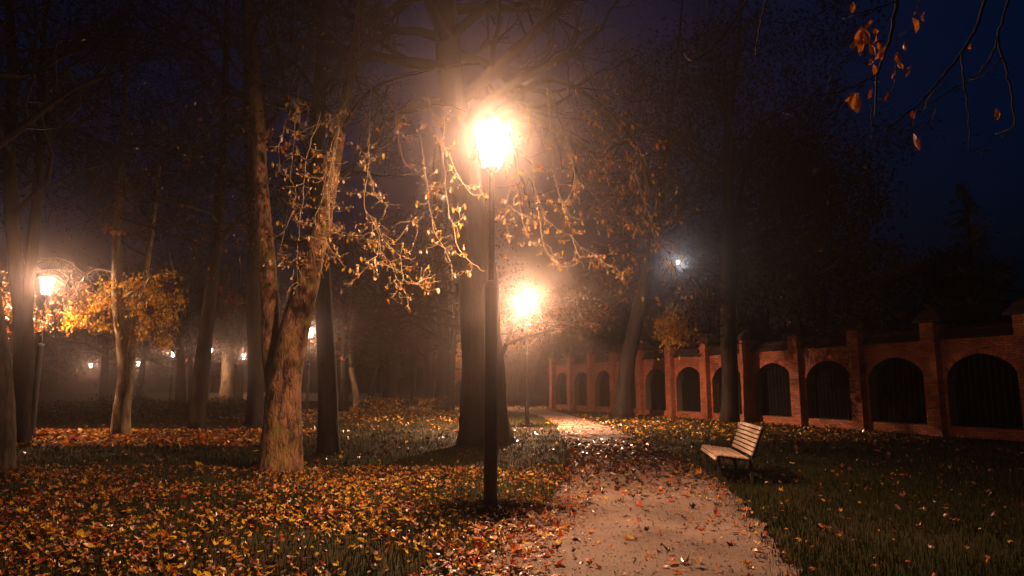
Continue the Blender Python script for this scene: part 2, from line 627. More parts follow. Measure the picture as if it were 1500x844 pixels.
for i, ((x, y), lab) in enumerate(LAMPS):
    o = lamp_objects[i]
    o.location = (x, y, -0.02 if i else -0.012)
    if i not in (3,):                         # bulbs of different strength
        for ch in o.children:
            if ch.type == 'LIGHT':
                ch.data = ch.data.copy()
                ch.data.energy *= {0: (2.8, 1.25), 1: (8.2, 8.5), 2: (2.0, 1.4), 9: (3.0, 1.2)}.get(i, (1.1, 0.9))[0 if ch.data.type == 'POINT' else 1]
                if i == 1 and ch.data.type == 'SPOT':
                    ch.data.spot_size = R(172)
    o['label'] = lab

# tall lamp with cold light beyond the wall
hp = head_pos(993, 385, 9.0)
t = thing('tall_street_lamp', (hp[0], hp[1], 0), 'tall street lamp with a cold white light rising beyond the brick wall', 'street lamp')
b = MB()
lathe(b, [(0.11, 0), (0.10, 0.1), (0.07, 1.2), (0.035, 8.9)], 12)
b.build('post', M['metal'], t, True)
for v in list(b.v):
    v[:, :2] += 0
pm = t.children[0]
pm.matrix_parent_inverse = Matrix()
b = MB()
lathe(b, [(0.05, 8.885), (0.08, 8.92), (0.1, 9.0), (0.08, 9.08), (0.04, 9.12)], 12)
o = b.build('lamp_glass', M['glow_white'], t, True)
o.matrix_parent_inverse = Matrix()
b = MB()
lathe(b, [(0.13, 9.125), (0.11, 9.15), (0.03, 9.2)], 12)
lathe(b, [(0.03, 8.80), (0.13, 8.86), (0.13, 8.88)], 12)  # dish added under the glass to block light on the post
o = b.build('lamp_cap_and_added_dish', M['metal'], t, True)
o.matrix_parent_inverse = Matrix()
L = bpy.data.lights.new('cold_light', 'POINT')
L.energy = 210
L.color = (0.85, 0.93, 1.0)
L.shadow_soft_size = 0.1
lo_ = bpy.data.objects.new('cold_light', L)
C.objects.link(lo_)
lo_.parent = t
lo_.location = (0, 0, 9.0)

# ------------------------------------------------------------------ brick wall with arches
WO = np.array([2.718, 48.747, 0.0])            # foot of the farthest pier
WU = unit([1.0516, -2.6966, 0])                # along the wall towards the camera
WN = np.array([WU[1], -WU[0], 0])              # out of the wall, towards the path
if WN[0] > 0:
    WN = -WN
BAY, NB = 2.8944, 13
TH, PW, PP = 0.40, 0.48, 0.26                  # wall thickness, pier width, how far piers stand out
WH, PH = 3.02, 3.56


def wf(v):
    v = np.asarray(v, float)
    return WO + v[:, :1] * WU + v[:, 1:2] * WN - np.array([0, 0, 0.03]) + np.stack([0 * v[:, 2], 0 * v[:, 2], v[:, 2]], 1)


# local frame: x along the wall, y = distance out of the wall face, z up. wall face at y=-PP (pier fronts at y=0)
wall = thing('brick_wall', WO, 'red brick park wall with a row of arched openings and tile capped piers', 'wall')
FY = -PP
OW, SILL, SPR, APEX = 1.10, 0.34, 1.70, 2.52   # half opening, sill, spring line, apex


def arch_z(dx):
    """height of the opening's top at dx from its centre (slightly pointed)."""
    q = np.clip(np.abs(dx) / OW, 0, 1)
    return SPR + (APEX - SPR) * np.sqrt(np.clip(1 - q**2, 0, 1)) * (1 - 0.05 * q)


body = MB()
na = 14
for k in range(NB - 1):
    x0, x1 = k * BAY, (k + 1) * BAY
    c = (x0 + x1) / 2
    body.box((x0, FY - TH, 0), (x1, FY, SILL), frame=wf)
    body.box((x0, FY - TH, SILL), (c - OW, FY, WH), frame=wf)
    body.box((c + OW, FY - TH, SILL), (x1, FY, WH), frame=wf)
    dx = OW * np.sin(np.linspace(-math.pi / 2, math.pi / 2, na + 1))
    az = arch_z(dx)
    v = []
    for d, z in zip(dx, az):
        v += [[c + d, FY, z], [c + d, FY, WH], [c + d, FY - TH, z], [c + d, FY - TH, WH]]
    f = []
    for i in range(na):
        a, e = i * 4, i * 4 + 4
        f += [(a, e, e + 1, a + 1), (a + 2, a + 3, e + 3, e + 2), (a, a + 2, e + 2, e)]
    body.add(wf(np.array(v)), f)
body.build('wall_body', M['mortar'], wall)

piers_x = [k * BAY for k in range(NB)]
for x in piers_x:
    b = MB()
    b.box((x - PW / 2, FY - TH - 0.05, 0), (x + PW / 2, 0, PH), frame=wf)
    pr = b.build('pier', M['mortar'], wall)
    cp = MB()
    a, zc = 0.52, PH + 0.002
    cyv = (FY - TH + 0) / 2 - 0.04
    q = [[x - a, cyv - a, zc], [x + a, cyv - a, zc], [x + a, cyv + a * 0.72, zc], [x - a, cyv + a * 0.72, zc]]
    q2 = [[p[0], p[1], zc + 0.07] for p in q]
    q3 = [[x + (p[0] - x) * 0.55, cyv + (p[1] - cyv) * 0.55, zc + 0.36] for p in q]
    q4 = [[x + (p[0] - x) * 0.12, cyv + (p[1] - cyv) * 0.12, zc + 0.50] for p in q]
    vv = np.array(q + q2 + q3 + q4)
    f = [(3, 2, 1, 0)] + [(r * 4 + i, r * 4 + (i + 1) % 4, r * 4 + 4 + (i + 1) % 4, r * 4 + 4 + i) for r in range(3) for i in range(4)] + [(12, 13, 14, 15)]
    cp.add(wf(vv), f)
    cp.build('pier_cap', M['tile'], wall, bevel=0.02)
for k in range(NB - 1):
    x0, x1 = k * BAY + PW / 2 + 0.01, (k + 1) * BAY - PW / 2 - 0.01
    c = (x0 + x1) / 2
    b = MB()                                    # tile coping between two piers: rows of overlapping tiles
    for row, (yo, zo) in enumerate(((FY + 0.13, WH + 0.0), (FY + 0.02, WH + 0.11), (FY - 0.09, WH + 0.22))):
        nt_ = 12
        for i in range(nt_):
            xa = x0 + (x1 - x0) * (i + 0.03 + (0.0 if row != 1 else 0.0)) / nt_
            xb = x0 + (x1 - x0) * (i + 0.97) / nt_
            j = rng.normal(0, 0.004)
            v = [[xa, yo, zo + j], [xb, yo, zo + j], [xb, yo - 0.16, zo + 0.15 + j], [xa, yo - 0.16, zo + 0.15 + j],
                 [xa, yo, zo + 0.03 + j], [xb, yo, zo + 0.03 + j], [xb, yo - 0.16, zo + 0.18 + j], [xa, yo - 0.16, zo + 0.18 + j]]
            b.add(wf(np.array(v)), [(0, 3, 2, 1), (4, 5, 6, 7), (0, 1, 5, 4), (1, 2, 6, 5), (2, 3, 7, 6), (3, 0, 4, 7)])
    b.box((x0, FY - TH - 0.1, WH + 0.003), (x1, FY + 0.02, WH + 0.06), frame=wf)
    b.box((x0, FY - TH + 0.05, WH + 0.06), (x1, FY - 0.10, WH + 0.30), frame=wf)
    b.build('tile_coping', M['tile'], wall)
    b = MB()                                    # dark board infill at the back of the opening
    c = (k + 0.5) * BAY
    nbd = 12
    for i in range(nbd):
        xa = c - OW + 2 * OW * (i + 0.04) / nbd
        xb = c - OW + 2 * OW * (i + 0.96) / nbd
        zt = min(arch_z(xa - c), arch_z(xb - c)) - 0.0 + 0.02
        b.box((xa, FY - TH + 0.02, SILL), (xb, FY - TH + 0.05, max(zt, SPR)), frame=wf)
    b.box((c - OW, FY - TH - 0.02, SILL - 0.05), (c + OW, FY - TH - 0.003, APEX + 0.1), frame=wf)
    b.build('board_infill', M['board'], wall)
    b = MB()
    for i in range(1, 11):
        x = c - OW + 2 * OW * i / 11
        p = wf(np.array([[x, FY - 0.2, SILL], [x, FY - 0.2, float(arch_z(x - c))]]))
        b.tube(p, 0.011, 4)
    p = wf(np.array([[c - OW, FY - 0.2, SPR - 0.02], [c + OW, FY - 0.2, SPR - 0.02]]))
    b.tube(p, 0.013, 4)
    b.build('railing', M['iron'], wall)

# bricks: (x centre, outward y of the face, z, length, height, normal axis)
BR = []
CH = 0.077


def brick(cx_, y_, cz, ln, axis):
    BR.append((cx_, y_, cz, ln, axis))


for k in range(NB - 1):
    x0, x1 = k * BAY + PW / 2, (k + 1) * BAY - PW / 2
    c = (k + 0.5) * BAY
    row = 0
    z = 0.01
    while z + CH < WH - 0.005:
        st = -0.13 if row % 2 else 0.0
        x = x0 + st
        while x < x1 - 0.02:
            a, e = max(x, x0), min(x + 0.25, x1)
            if e - a > 0.05:
                lim = OW + 0.005
                inside = z + CH > SILL - 0.01 and z < APEX
                if inside:
                    zc = z
                    if zc < SPR:
                        half = OW
                    else:
                        qq = min(1, (zc - SPR) / (APEX - SPR))
                        half = OW * math.sqrt(max(0, 1 - qq * qq)) + 0.02
                    segs = []
                    if a < c - half:
                        segs.append((a, min(e, c - half)))
                    if e > c + half:
                        segs.append((max(a, c + half), e))
                else:
                    segs = [(a, e)]
                for s0, s1 in segs:
                    if s1 - s0 > 0.04:
                        brick((s0 + s1) / 2, FY, z + CH / 2, s1 - s0 - 0.012, 'n')
            x += 0.26
        z += CH
        row += 1
for x in piers_x:
    row = 0
    z = 0.01
    while z + CH < PH - 0.005:
        cuts = [0, 0.26, PW] if row % 2 else [0, 0.13, 0.39, PW]
        for a, e in zip(cuts[:-1], cuts[1:]):
            brick(x - PW / 2 + (a + e) / 2, 0.0, z + CH / 2, e - a - 0.012, 'n')
        sc_ = [0, PP] if row % 2 else [0, 0.13, PP]
        for a, e in zip(sc_[:-1], sc_[1:]):
            for sgn in (-1, 1):
                BR.append((x + sgn * PW / 2, FY + (a + e) / 2, z + CH / 2, e - a - 0.012, 'p' if sgn > 0 else 'm'))
        z += CH
        row += 1


def brick_verts(bk):
    cx_, y_, cz, ln, axis = bk
    jit = abs(rng.normal(0, 0.0025))
    d = 0.007 + jit
    h = (CH - 0.017) / 2
    bz = cz
    l = ln / 2
    e = 0.004
    if axis == 'n':
        ring = lambda yy, q: [[cx_ - l + q, yy, bz - h + q], [cx_ + l - q, yy, bz - h + q], [cx_ + l - q, yy, bz + h - q], [cx_ - l + q, yy, bz + h - q]]
        v = ring(y_ + 0.001, 0) + ring(y_ + d - e, 0) + ring(y_ + d, e)
    else:
        s = 1 if axis == 'p' else -1
        ring = lambda xx, q: [[xx, y_ - s * (-l + q), bz - h + q], [xx, y_ - s * (l - q), bz - h + q], [xx, y_ - s * (l - q), bz + h - q], [xx, y_ - s * (-l + q), bz + h - q]]
        v = ring(cx_ + s * 0.001, 0) + ring(cx_ + s * (d - e), 0) + ring(cx_ + s * d, e)
    f = [(8, 9, 10, 11)] + [(r * 4 + i, r * 4 + (i + 1) % 4, r * 4 + 4 + (i + 1) % 4, r * 4 + 4 + i) for r in (0, 1) for i in range(4)]
    return wf(np.array(v)), f


def brick_key(bk):
    # the bricks that show largest in the photograph: fronts of the piers that stand in the lamp light
    w = wf(np.array([[bk[0], bk[1], bk[2]]]))[0]
    lit = 5.6 * BAY < bk[0] < 9.3 * BAY and bk[4] == 'n' and bk[1] > -0.1
    return (0 if lit else 1, w[1])


BR.sort(key=brick_key)
for bk in BR[:290]:
    v, f = brick_verts(bk)
    b = MB()
    b.add(v, f)
    b.build('brick', M['brick'], wall)
rest = MB()
for bk in BR[290:]:
    v, f = brick_verts(bk)
    rest.add(v, f)
ob = rest.build('brick_facing', M['brick'], wall)
ob['kind'] = 'stuff'

# voussoirs round each opening
vs = MB()
for k in range(NB - 1):
    c = (k + 0.5) * BAY
    nn = 26
    for i in range(nn):
        a0 = -math.pi / 2 + math.pi * (i + 0.06) / nn
        a1 = -math.pi / 2 + math.pi * (i + 0.94) / nn
        P = []
        for a, r in ((a0, 0.0), (a1, 0.0), (a1, 0.14), (a0, 0.14)):
            d = OW * math.sin(a)
            z = float(arch_z(d))
            P.append([c + d + r * math.sin(a), z + r * math.cos(a)])
        v = [[p[0], FY + 0.002, p[1]] for p in P] + [[p[0], FY + 0.014, p[1]] for p in P]
        vs.add(wf(np.array(v)), [(4, 5, 6, 7)] + [(i2, (i2 + 1) % 4, 4 + (i2 + 1) % 4, 4 + i2) for i2 in range(4)])
ob = vs.build('arch_bricks', M['brick'], wall)
ob['kind'] = 'stuff'

# ------------------------------------------------------------------ bench
def make_bench():
    o3 = np.array([3.78, 11.08, -0.02])                     # rear foot of the near end
    U = unit([0.15, 1.0, 0])                               # length, away from the camera
    Dp = np.array([U[1], -U[0], 0])                        # depth, towards the back
    Z = np.array([0, 0, 1])
    o0 = o3 - Dp * 0.46
    t = thing('park_bench', o0, 'slatted wooden park bench with dark metal legs on the grass beside the path', 'bench')
    Ln = 1.75

    def fr(v):
        v = np.asarray(v, float)
        return o0 + v[:, :1] * U + v[:, 1:2] * Dp + v[:, 2:3] * Z

    def rot_box(y, z, w, h, ang, x0, x1):
        c, s = math.cos(ang), math.sin(ang)
        out = []
        for X in (x0, x1):
            for a, bb in ((-w / 2, -h / 2), (w / 2, -h / 2), (w / 2, h / 2), (-w / 2, h / 2)):
                out.append([X, y + a * c - bb * s, z + a * s + bb * c])
        return fr(np.array(out)), [(0, 1, 2, 3), (7, 6, 5, 4), (0, 4, 5, 1), (1, 5, 6, 2), (2, 6, 7, 3), (3, 7, 4, 0)]

    def slat(y, z, w, h, ang):
        b = MB()
        b.add(*rot_box(y, z, w, h, ang, -0.06, Ln))
        return b.build('slat', M['wood'], t, bevel=0.006)

    # seat: front slat turned down, eight slats sloping gently to the back
    slat(-0.085, 0.395, 0.05, 0.028, R(62))
    slat(-0.06, 0.445, 0.055, 0.03, R(20))
    for i in range(7):
        y = 0.0 + i * 0.066
        slat(y, 0.452 - 0.008 * i, 0.050, 0.028, R(-7))
    for i in range(7):
        s = 0.05 + i * 0.071
        slat(0.455 + s * math.sin(R(21)), 0.425 + s * math.cos(R(21)), 0.055, 0.026, R(90 - 21))
    for X in (0.08, Ln - 0.16):
        b = MB()
        for (P, w) in (([[X, -0.03, 0.0], [X, -0.03, 0.37]], 0.045), ([[X, 0.50, 0.0], [X, 0.47, 0.20], [X, 0.475, 0.40]], 0.045)):
            pass
        lg = MB()
        lg.add(*rot_box(-0.02, 0.205, 0.05, 0.41, 0, X, X + 0.05))
        lg.build('leg', M['metal'], t, bevel=0.004)
        lg = MB()
        lg.add(*rot_box(0.475, 0.19, 0.05, 0.38, R(3), X, X + 0.05))
        lg.build('leg', M['metal'], t, bevel=0.004)
        fb = MB()
        fb.add(*rot_box(0.215, 0.400, 0.52, 0.045, R(-5), X + 0.002, X + 0.048))
        fb.add(*rot_box(0.52 + 0.27 * math.sin(R(21)) - 0.01, 0.40 + 0.27 * math.cos(R(21)), 0.035, 0.56, R(-21), X + 0.003, X + 0.047))
        fb.build('seat_frame', M['metal'], t, bevel=0.004)
    b = MB()
    b.add(*rot_box(0.215, 0.36, 0.035, 0.035, 0, 0.12, Ln - 0.15))
    b.build('stretcher', M['metal'], t)
    return t


make_bench()

# ------------------------------------------------------------------ leaves
def leaf_shape(n_lobes=5, curl=0.25, depth=0.5, seed=0, teeth=False):
    r_ = np.random.default_rng(seed)
    out = [[0, 0, 0]]
    k = n_lobes * 2
    for i in range(k + 1):
        a = math.pi * (0.06 + 1.88 * i / k) - math.pi / 2
        rr = (1.0 if i % 2 else depth) * (1 - 0.28 * abs(math.cos(a)) * (1 if math.sin(a) < 0.3 else 0.2)) * r_.uniform(0.85, 1.15)
        out.append([rr * math.cos(a) * 0.5, rr * math.sin(a) * 0.5, 0])
    v = np.array(out)
    q = (v[:, 0]**2 + v[:, 1]**2)
    v[:, 2] = curl * q * 2 + 0.25 * curl * np.abs(v[:, 0]) + r_.normal(0, 0.05 * (0.4 + abs(curl)), len(v))
    return v, [(0, i, i + 1) for i in range(1, len(v) - 1)]


def oval_shape(curl=0.3, w=0.42, seed=0):
    r_ = np.random.default_rng(seed)
    v = np.array([[0, -0.5, 0], [w * 0.7, -0.22, 0], [w, 0.05, 0], [w * 0.6, 0.32, 0], [0, 0.55, 0], [-w * 0.6, 0.32, 0], [-w, 0.05, 0], [-w * 0.7, -0.22, 0], [0, 0.0, -0.0]])
    v[:, 0] *= 0.6
    v[:, 2] = curl * (v[:, 1]**2) * 1.5 + curl * np.abs(v[:, 0]) + r_.normal(0, 0.03, 9)
    v[8, 2] = 0
    return v, [(8, i, (i + 1) % 8) for i in range(8)]


def rot(yaw, pitch, roll):
    return np.array((Matrix.Rotation(yaw, 3, 'Z') @ Matrix.Rotation(pitch, 3, 'X') @ Matrix.Rotation(roll, 3, 'Y')))


LOBED = [leaf_shape(5, c, d, s) for s, (c, d) in enumerate([(0.2, 0.5), (0.6, 0.55), (-0.35, 0.5), (1.0, 0.6), (0.1, 0.45), (-0.8, 0.6)])]
OVAL = [oval_shape(c, w, s) for s, (c, w) in enumerate([(0.2, 0.45), (0.7, 0.4), (-0.4, 0.5), (1.1, 0.35)])]
QUAD = (np.array([[0, -0.5, 0], [0.3, 0.02, 0.08], [0, 0.5, -0.04], [-0.3, 0.02, 0.1]]), [(0, 1, 2), (0, 2, 3)])

# fallen leaves ----------------------------------------------------
def in_view(X, Y, pad=2.2):
    return np.abs(X) < 0.77 * Y + pad


def scatter(n, x0, x1, y0, y1, clump=0.6, cs=1.3):
    X = rng.uniform(x0, x1, n)
    Y = rng.uniform(y0, y1, n)
    d = 0.5 + 0.5 * np.sin(X * cs + 1.7 * np.sin(Y * cs * 0.8)) * np.sin(Y * cs * 1.1 + X * 0.4)
    k = rng.uniform(0, 1, n) < (1 - clump) + clump * d
    k &= in_view(X, Y)
    return X[k], Y[k]


FL = []   # x, y, size, colour, path?


def add_fallen(X, Y, size, w, path):
    cols = rng.choice(len(w), len(X), p=np.array(w) / sum(w))
    for x, y, c in zip(X, Y, cols):
        FL.append((x, y, size * float(np.clip(rng.lognormal(-0.08, 0.32), 0.4, 1.6)), int(c), path))


#            yel  ora  red  bro  pal  rus
X, Y = scatter(50000, -14, 1.2, 3.2, 13.3, 0.93, 1.25)
k = ~on_path(X, Y, 0.02)
dens = np.clip(1.25 - 0.10 * np.hypot(X + 2.2, (Y - 8.5) * 0.8), 0.22, 1)
k &= rng.uniform(0, 1, len(X)) < dens
warm = X > -4.2 + rng.normal(0, 1.2, len(X))
add_fallen(X[k & warm], Y[k & warm], 0.067, [6.5, 3.4, 0.8, 5.0, 0.8, 4.5, 0, 0, 3], False)
add_fallen(X[k & ~warm], Y[k & ~warm], 0.067, [3.0, 4.2, 2.2, 5.0, 0.3, 4.5, 0, 0, 2], False)
X, Y = scatter(7500, -26, -6.5, 17.6, 24.5, 0.3)
add_fallen(X, Y, 0.12, [2, 4, 3, 3, 0.6, 2], False)
X, Y = scatter(6200, -18, 12, 12.6, 30)  # mostly wet leaves, their dark colour also deepening the shaded lawn band
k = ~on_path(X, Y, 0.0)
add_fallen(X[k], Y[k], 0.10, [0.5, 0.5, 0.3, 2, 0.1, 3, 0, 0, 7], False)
X, Y = scatter(2600, 2.0, 12, 19, 38)
k = ~on_path(X, Y, 0.0)
add_fallen(X[k], Y[k], 0.11, [5, 3, 1, 3, 1, 1], False)
X, Y = scatter(850, 2.3, 11, 3.2, 13)
k = ~on_path(X, Y, -0.25)
add_fallen(X[k], Y[k], 0.07, [1.5, 2, 1, 4, 0.4, 3], False)
# on the path: sparse in the middle, thick along both edges
X, Y = scatter(9500, -0.6, 4.2, 3.2, 34, 0.5, 2.0)
xl, xr = path_x(Y, 'L'), path_x(Y, 'R')
t_ = (X - xl) / (xr - xl)
edge = np.minimum(t_, 1 - t_)
pk = np.where(t_ < 0.5, np.exp(-edge * 5) + 0.2, 0.9 * np.exp(-edge * 8) + 0.2) + 0.5 * (np.abs(Y - 10.6) < 1.3) * rng.uniform(0, 1, len(Y))
k = (t_ > 0) & (t_ < 1) & (rng.uniform(0, 1, len(X)) < pk)
add_fallen(X[k], Y[k], 0.085, [1.4, 3.0, 2.6, 4, 0.8, 4, 0, 0, 2], True)
X, Y = scatter(3800, -0.9, 1.3, 3.2, 9.5, 0.3, 2.0)
k = np.abs(X - path_x(Y, 'L')) < 0.55
add_fallen(X[k], Y[k], 0.075, [0.8, 1.5, 2.4, 3, 3.5, 2.5], True)
X, Y = scatter(900, -12, 6, 43, 56, 0.3)
add_fallen(X, Y, 0.14, [4, 3, 1, 2, 2, 1], False)
X, Y = scatter(1800, -14, -2, 30, 46, 0.4)
add_fallen(X, Y, 0.13, [3, 3, 1, 2, 1, 1], False)

X, Y = scatter(8000, 0.2, 4.2, 8.5, 20.5, 0.35, 1.9)  # wet leaves laid thick, their dark colour also standing in for shade
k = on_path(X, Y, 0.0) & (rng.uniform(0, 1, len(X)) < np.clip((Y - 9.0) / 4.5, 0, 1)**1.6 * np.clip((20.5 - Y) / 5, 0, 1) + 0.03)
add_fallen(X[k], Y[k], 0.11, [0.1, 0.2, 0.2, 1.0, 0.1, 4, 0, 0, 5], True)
X, Y = scatter(4600, -0.5, 4.0, 3.2, 12, 0.4, 2.5)                # trodden bits across the whole path
k = on_path(X, Y, 0.0)
add_fallen(X[k], Y[k], 0.034, [0.5, 1.5, 1.5, 5, 0.3, 5, 0, 0, 3], True)
COLN = {YEL: 'yellow', ORA: 'orange', RED: 'red', BRO: 'brown', PAL: 'pale tan', RUS: 'dark russet'}


def shown(f):
    x, y = f[0], f[1]
    inside = abs(x) < 0.73 * y and y > 5.85
    return (f[2] / y) if inside and f[3] < RUS else 0.0


order = sorted(range(len(FL)), key=lambda i: -shown(FL[i]))
single = set(order[:290])
leaf_me = {}
litter = MB()
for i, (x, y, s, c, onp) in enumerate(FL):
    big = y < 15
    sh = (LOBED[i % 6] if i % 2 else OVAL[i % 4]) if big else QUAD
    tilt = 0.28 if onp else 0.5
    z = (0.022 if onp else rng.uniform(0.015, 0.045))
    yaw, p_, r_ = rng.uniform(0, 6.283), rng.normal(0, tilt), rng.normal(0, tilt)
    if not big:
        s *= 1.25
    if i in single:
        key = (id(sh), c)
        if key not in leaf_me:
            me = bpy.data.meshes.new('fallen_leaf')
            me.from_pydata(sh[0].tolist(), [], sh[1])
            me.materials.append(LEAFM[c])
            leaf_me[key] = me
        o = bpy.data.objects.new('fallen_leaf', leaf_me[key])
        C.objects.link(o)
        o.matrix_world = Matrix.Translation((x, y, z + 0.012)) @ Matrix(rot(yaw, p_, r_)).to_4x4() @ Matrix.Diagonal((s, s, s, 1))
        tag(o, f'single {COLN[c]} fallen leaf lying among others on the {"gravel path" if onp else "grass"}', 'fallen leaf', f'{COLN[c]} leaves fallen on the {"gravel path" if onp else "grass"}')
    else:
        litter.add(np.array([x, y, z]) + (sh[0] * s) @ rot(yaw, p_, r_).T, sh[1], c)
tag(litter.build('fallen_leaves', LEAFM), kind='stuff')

# grass ------------------------------------------------------------
def grass(n, y0, y1, h, w, xlo=None, xhi=None):
    Y = y0 + (y1 - y0) * rng.uniform(0, 1, n)**1.0
    X = rng.uniform(-1, 1, n) * (0.78 * Y + 2.2)
    k = ~on_path(X, Y, -rng.uniform(0, 0.3, n) * (rng.uniform(0, 1, n) < 0.65))
    pn = 0.5 + 0.5 * np.sin(X * 2.1 + 1.3 * np.sin(Y * 1.7)) * np.cos(Y * 1.9 - X)
    k &= rng.uniform(0, 1, n) < 0.35 + 0.65 * pn
    X, Y = X[k], Y[k]
    m = len(X)
    hh = h * rng.uniform(0.5, 1.3, m)
    ww = w * rng.uniform(0.6, 1.3, m)
    a = rng.uniform(0, 6.283, m)
    lean = rng.uniform(0.1, 0.9, m) * hh
    la = rng.uniform(0, 6.283, m)
    base = np.stack([X, Y, np.full(m, -0.035)], 1)
    dx = np.stack([np.cos(a) * ww / 2, np.sin(a) * ww / 2, 0 * a], 1)
    tip = base + np.stack([np.cos(la) * lean, np.sin(la) * lean, hh + 0.035], 1)
    mid = base + np.stack([np.cos(la) * lean * 0.3, np.sin(la) * lean * 0.3, hh * 0.6 + 0.035], 1)
    return np.stack([base - dx, base + dx, mid + dx * 0.7, mid - dx * 0.7, tip], 1).reshape(-1, 3), m


parts = [grass(125000, 3.0, 11, 0.042, 0.008), grass(65000, 11, 20, 0.055, 0.012), grass(38000, 20, 38, 0.08, 0.022), grass(14000, 38, 62, 0.10, 0.04)]
V = np.concatenate([p[0] for p in parts])
m_ = sum(p[1] for p in parts)
me = bpy.data.meshes.new('grass')
idx = np.arange(m_)[:, None] * 5
tri = np.concatenate([idx + np.array([[0, 1, 2]]), idx + np.array([[0, 2, 3]]), idx + np.array([[3, 2, 4]])], 1).reshape(-1)
nt3 = m_ * 3
me.vertices.add(len(V))
me.vertices.foreach_set('co', V.astype(np.float32).ravel())
me.loops.add(nt3 * 3)
me.loops.foreach_set('vertex_index', tri.astype(np.int32))
me.polygons.add(nt3)
me.polygons.foreach_set('loop_start', (np.arange(nt3) * 3).astype(np.int32))
me.materials.append(M['grass'])
me.materials.append(M['dry_grass'])
mi = np.repeat((rng.uniform(0, 1, m_) < 0.22).astype(np.int32), 3)
me.polygons.foreach_set('material_index', mi)
me.update(calc_edges=True)
me.validate()
go = bpy.data.objects.new('grass', me)
C.objects.link(go)
tag(go, kind='stuff')

# loose grit on the near path
gr = MB()
for _ in range(3200):
    y = rng.uniform(5.3, 13)
    x = rng.uniform(path_x(y, 'L'), path_x(y, 'R'))
    s = rng.uniform(0.004, 0.011)
    v = np.array([[1, 0, -0.3], [-0.5, 0.87, -0.3], [-0.5, -0.87, -0.3], [0.1, 0.1, 0.8]]) @ rot(rng.uniform(0, 6), rng.normal(0, 0.4), 0).T
    gr.add(np.array([x, y, 0.014]) + v * s, [(0, 1, 3), (1, 2, 3), (2, 0, 3)])
tag(gr.build('gravel', M['gravel']), kind='stuff')

# ------------------------------------------------------------------ trees
def trunk_mesh(mb, pts, rad, sides=20, rings=40, flare=0.0, rough=0.07, toes=5, seed=0, zb=-0.1):
    P, r_ = smooth(pts, rad, rings)
    th = np.arange(sides) * 2 * math.pi / sides
    q = np.random.default_rng(seed)
    ph = q.uniform(0, 6.28, 8)
    seg = np.concatenate([[0], np.cumsum(np.linalg.norm(np.diff(P, axis=0), axis=1))])
    T, Sg = np.meshgrid(th, seg)
    n = (np.sin(3 * T + ph[0] + 0.5 * np.sin(Sg * 0.9)) * 0.4 + np.sin(7 * T + ph[1] + 0.8 * np.sin(Sg * 1.3 + ph[2])) * 0.35
         + np.sin(2 * T + Sg * 1.7 + ph[3]) * 0.4 + 0.3 * np.sin(Sg * 3.1 + T + ph[4]) + q.normal(0, 0.22, T.shape))
    fl = 1 + flare * np.exp(-np.maximum(Sg - 0.05, 0) / max(0.5, 1.2 * rad[0])) * (1 + 0.45 * np.cos(toes * T + ph[5]) + 0.2 * np.cos(2 * T + ph[6]))
    mb.tube(P, r_[:, None] * (1 + rough * n) * fl, sides)
    return P, r_


def grow(mb, p, d, L, r, lvl, top, kids, tips, lift=0.05, wander=0.2, rmin=0.005, spread=(0.5, 1.1)):
    n = 5 if lvl == 0 else (4 if lvl < top else 3)
    pts = [np.asarray(p, float)]
    d = unit(d)
    dirs = [d]
    for i in range(n):
        d = unit(d + rng.normal(0, wander, 3) + np.array([0, 0, lift]))
        pts.append(pts[-1] + d * L / n)
        dirs.append(d)
    rad = np.maximum(np.linspace(r, r * 0.42, n + 1), rmin * 0.7)
    mb.tube(pts, rad, (7, 5, 4, 3, 3)[lvl], cap=False)
    if lvl >= top:
        tips.append((pts[-1], d))
        tips.append((pts[1], dirs[1]))
        return
    for c in range(kids[lvl]):
        t = 0.22 + 0.78 * (c + rng.uniform(0, 1)) / kids[lvl]
        i = min(int(t * n), n - 1)
        f = t * n - i
        q = pts[i] * (1 - f) + pts[i + 1] * f
        ax = unit(np.cross(dirs[i + 1], rng.normal(0, 1, 3)))
        a = rng.uniform(*spread)
        nd = dirs[i + 1] * math.cos(a) + ax * math.sin(a)
        grow(mb, q, nd, L * rng.uniform(0.45, 0.72) * (1.05 - 0.35 * t), max(np.interp(t, [0, 1], [r, r * 0.42]) * 0.55, rmin), lvl + 1, top, kids, tips, lift, wander, rmin, spread)


GAP = unit(hp - EYE)                           # a thin spot in the crowns in front of the cold lamp


def scatter_leaves(mb, tips, per, size, cols, spread=0.15, shape=QUAD, droop=0.6):
    w = np.array([c[1] for c in cols], float)
    w /= w.sum()
    ids = [c[0] for c in cols]
    for p, d in tips:
        for _ in range(rng.poisson(per)):
            s = size * rng.uniform(0.6, 1.3)
            c = ids[rng.choice(len(ids), p=w)]
            v = (shape[0] * s) @ rot(rng.uniform(0, 6.28), rng.normal(-droop, 0.6), rng.normal(0, 0.6)).T
            q = p + rng.normal(0, spread, 3)
            if GAP is not None and np.linalg.norm(np.cross(q - EYE, GAP)) < 0.75:
                continue
            mb.add(q + v, shape[1], c)


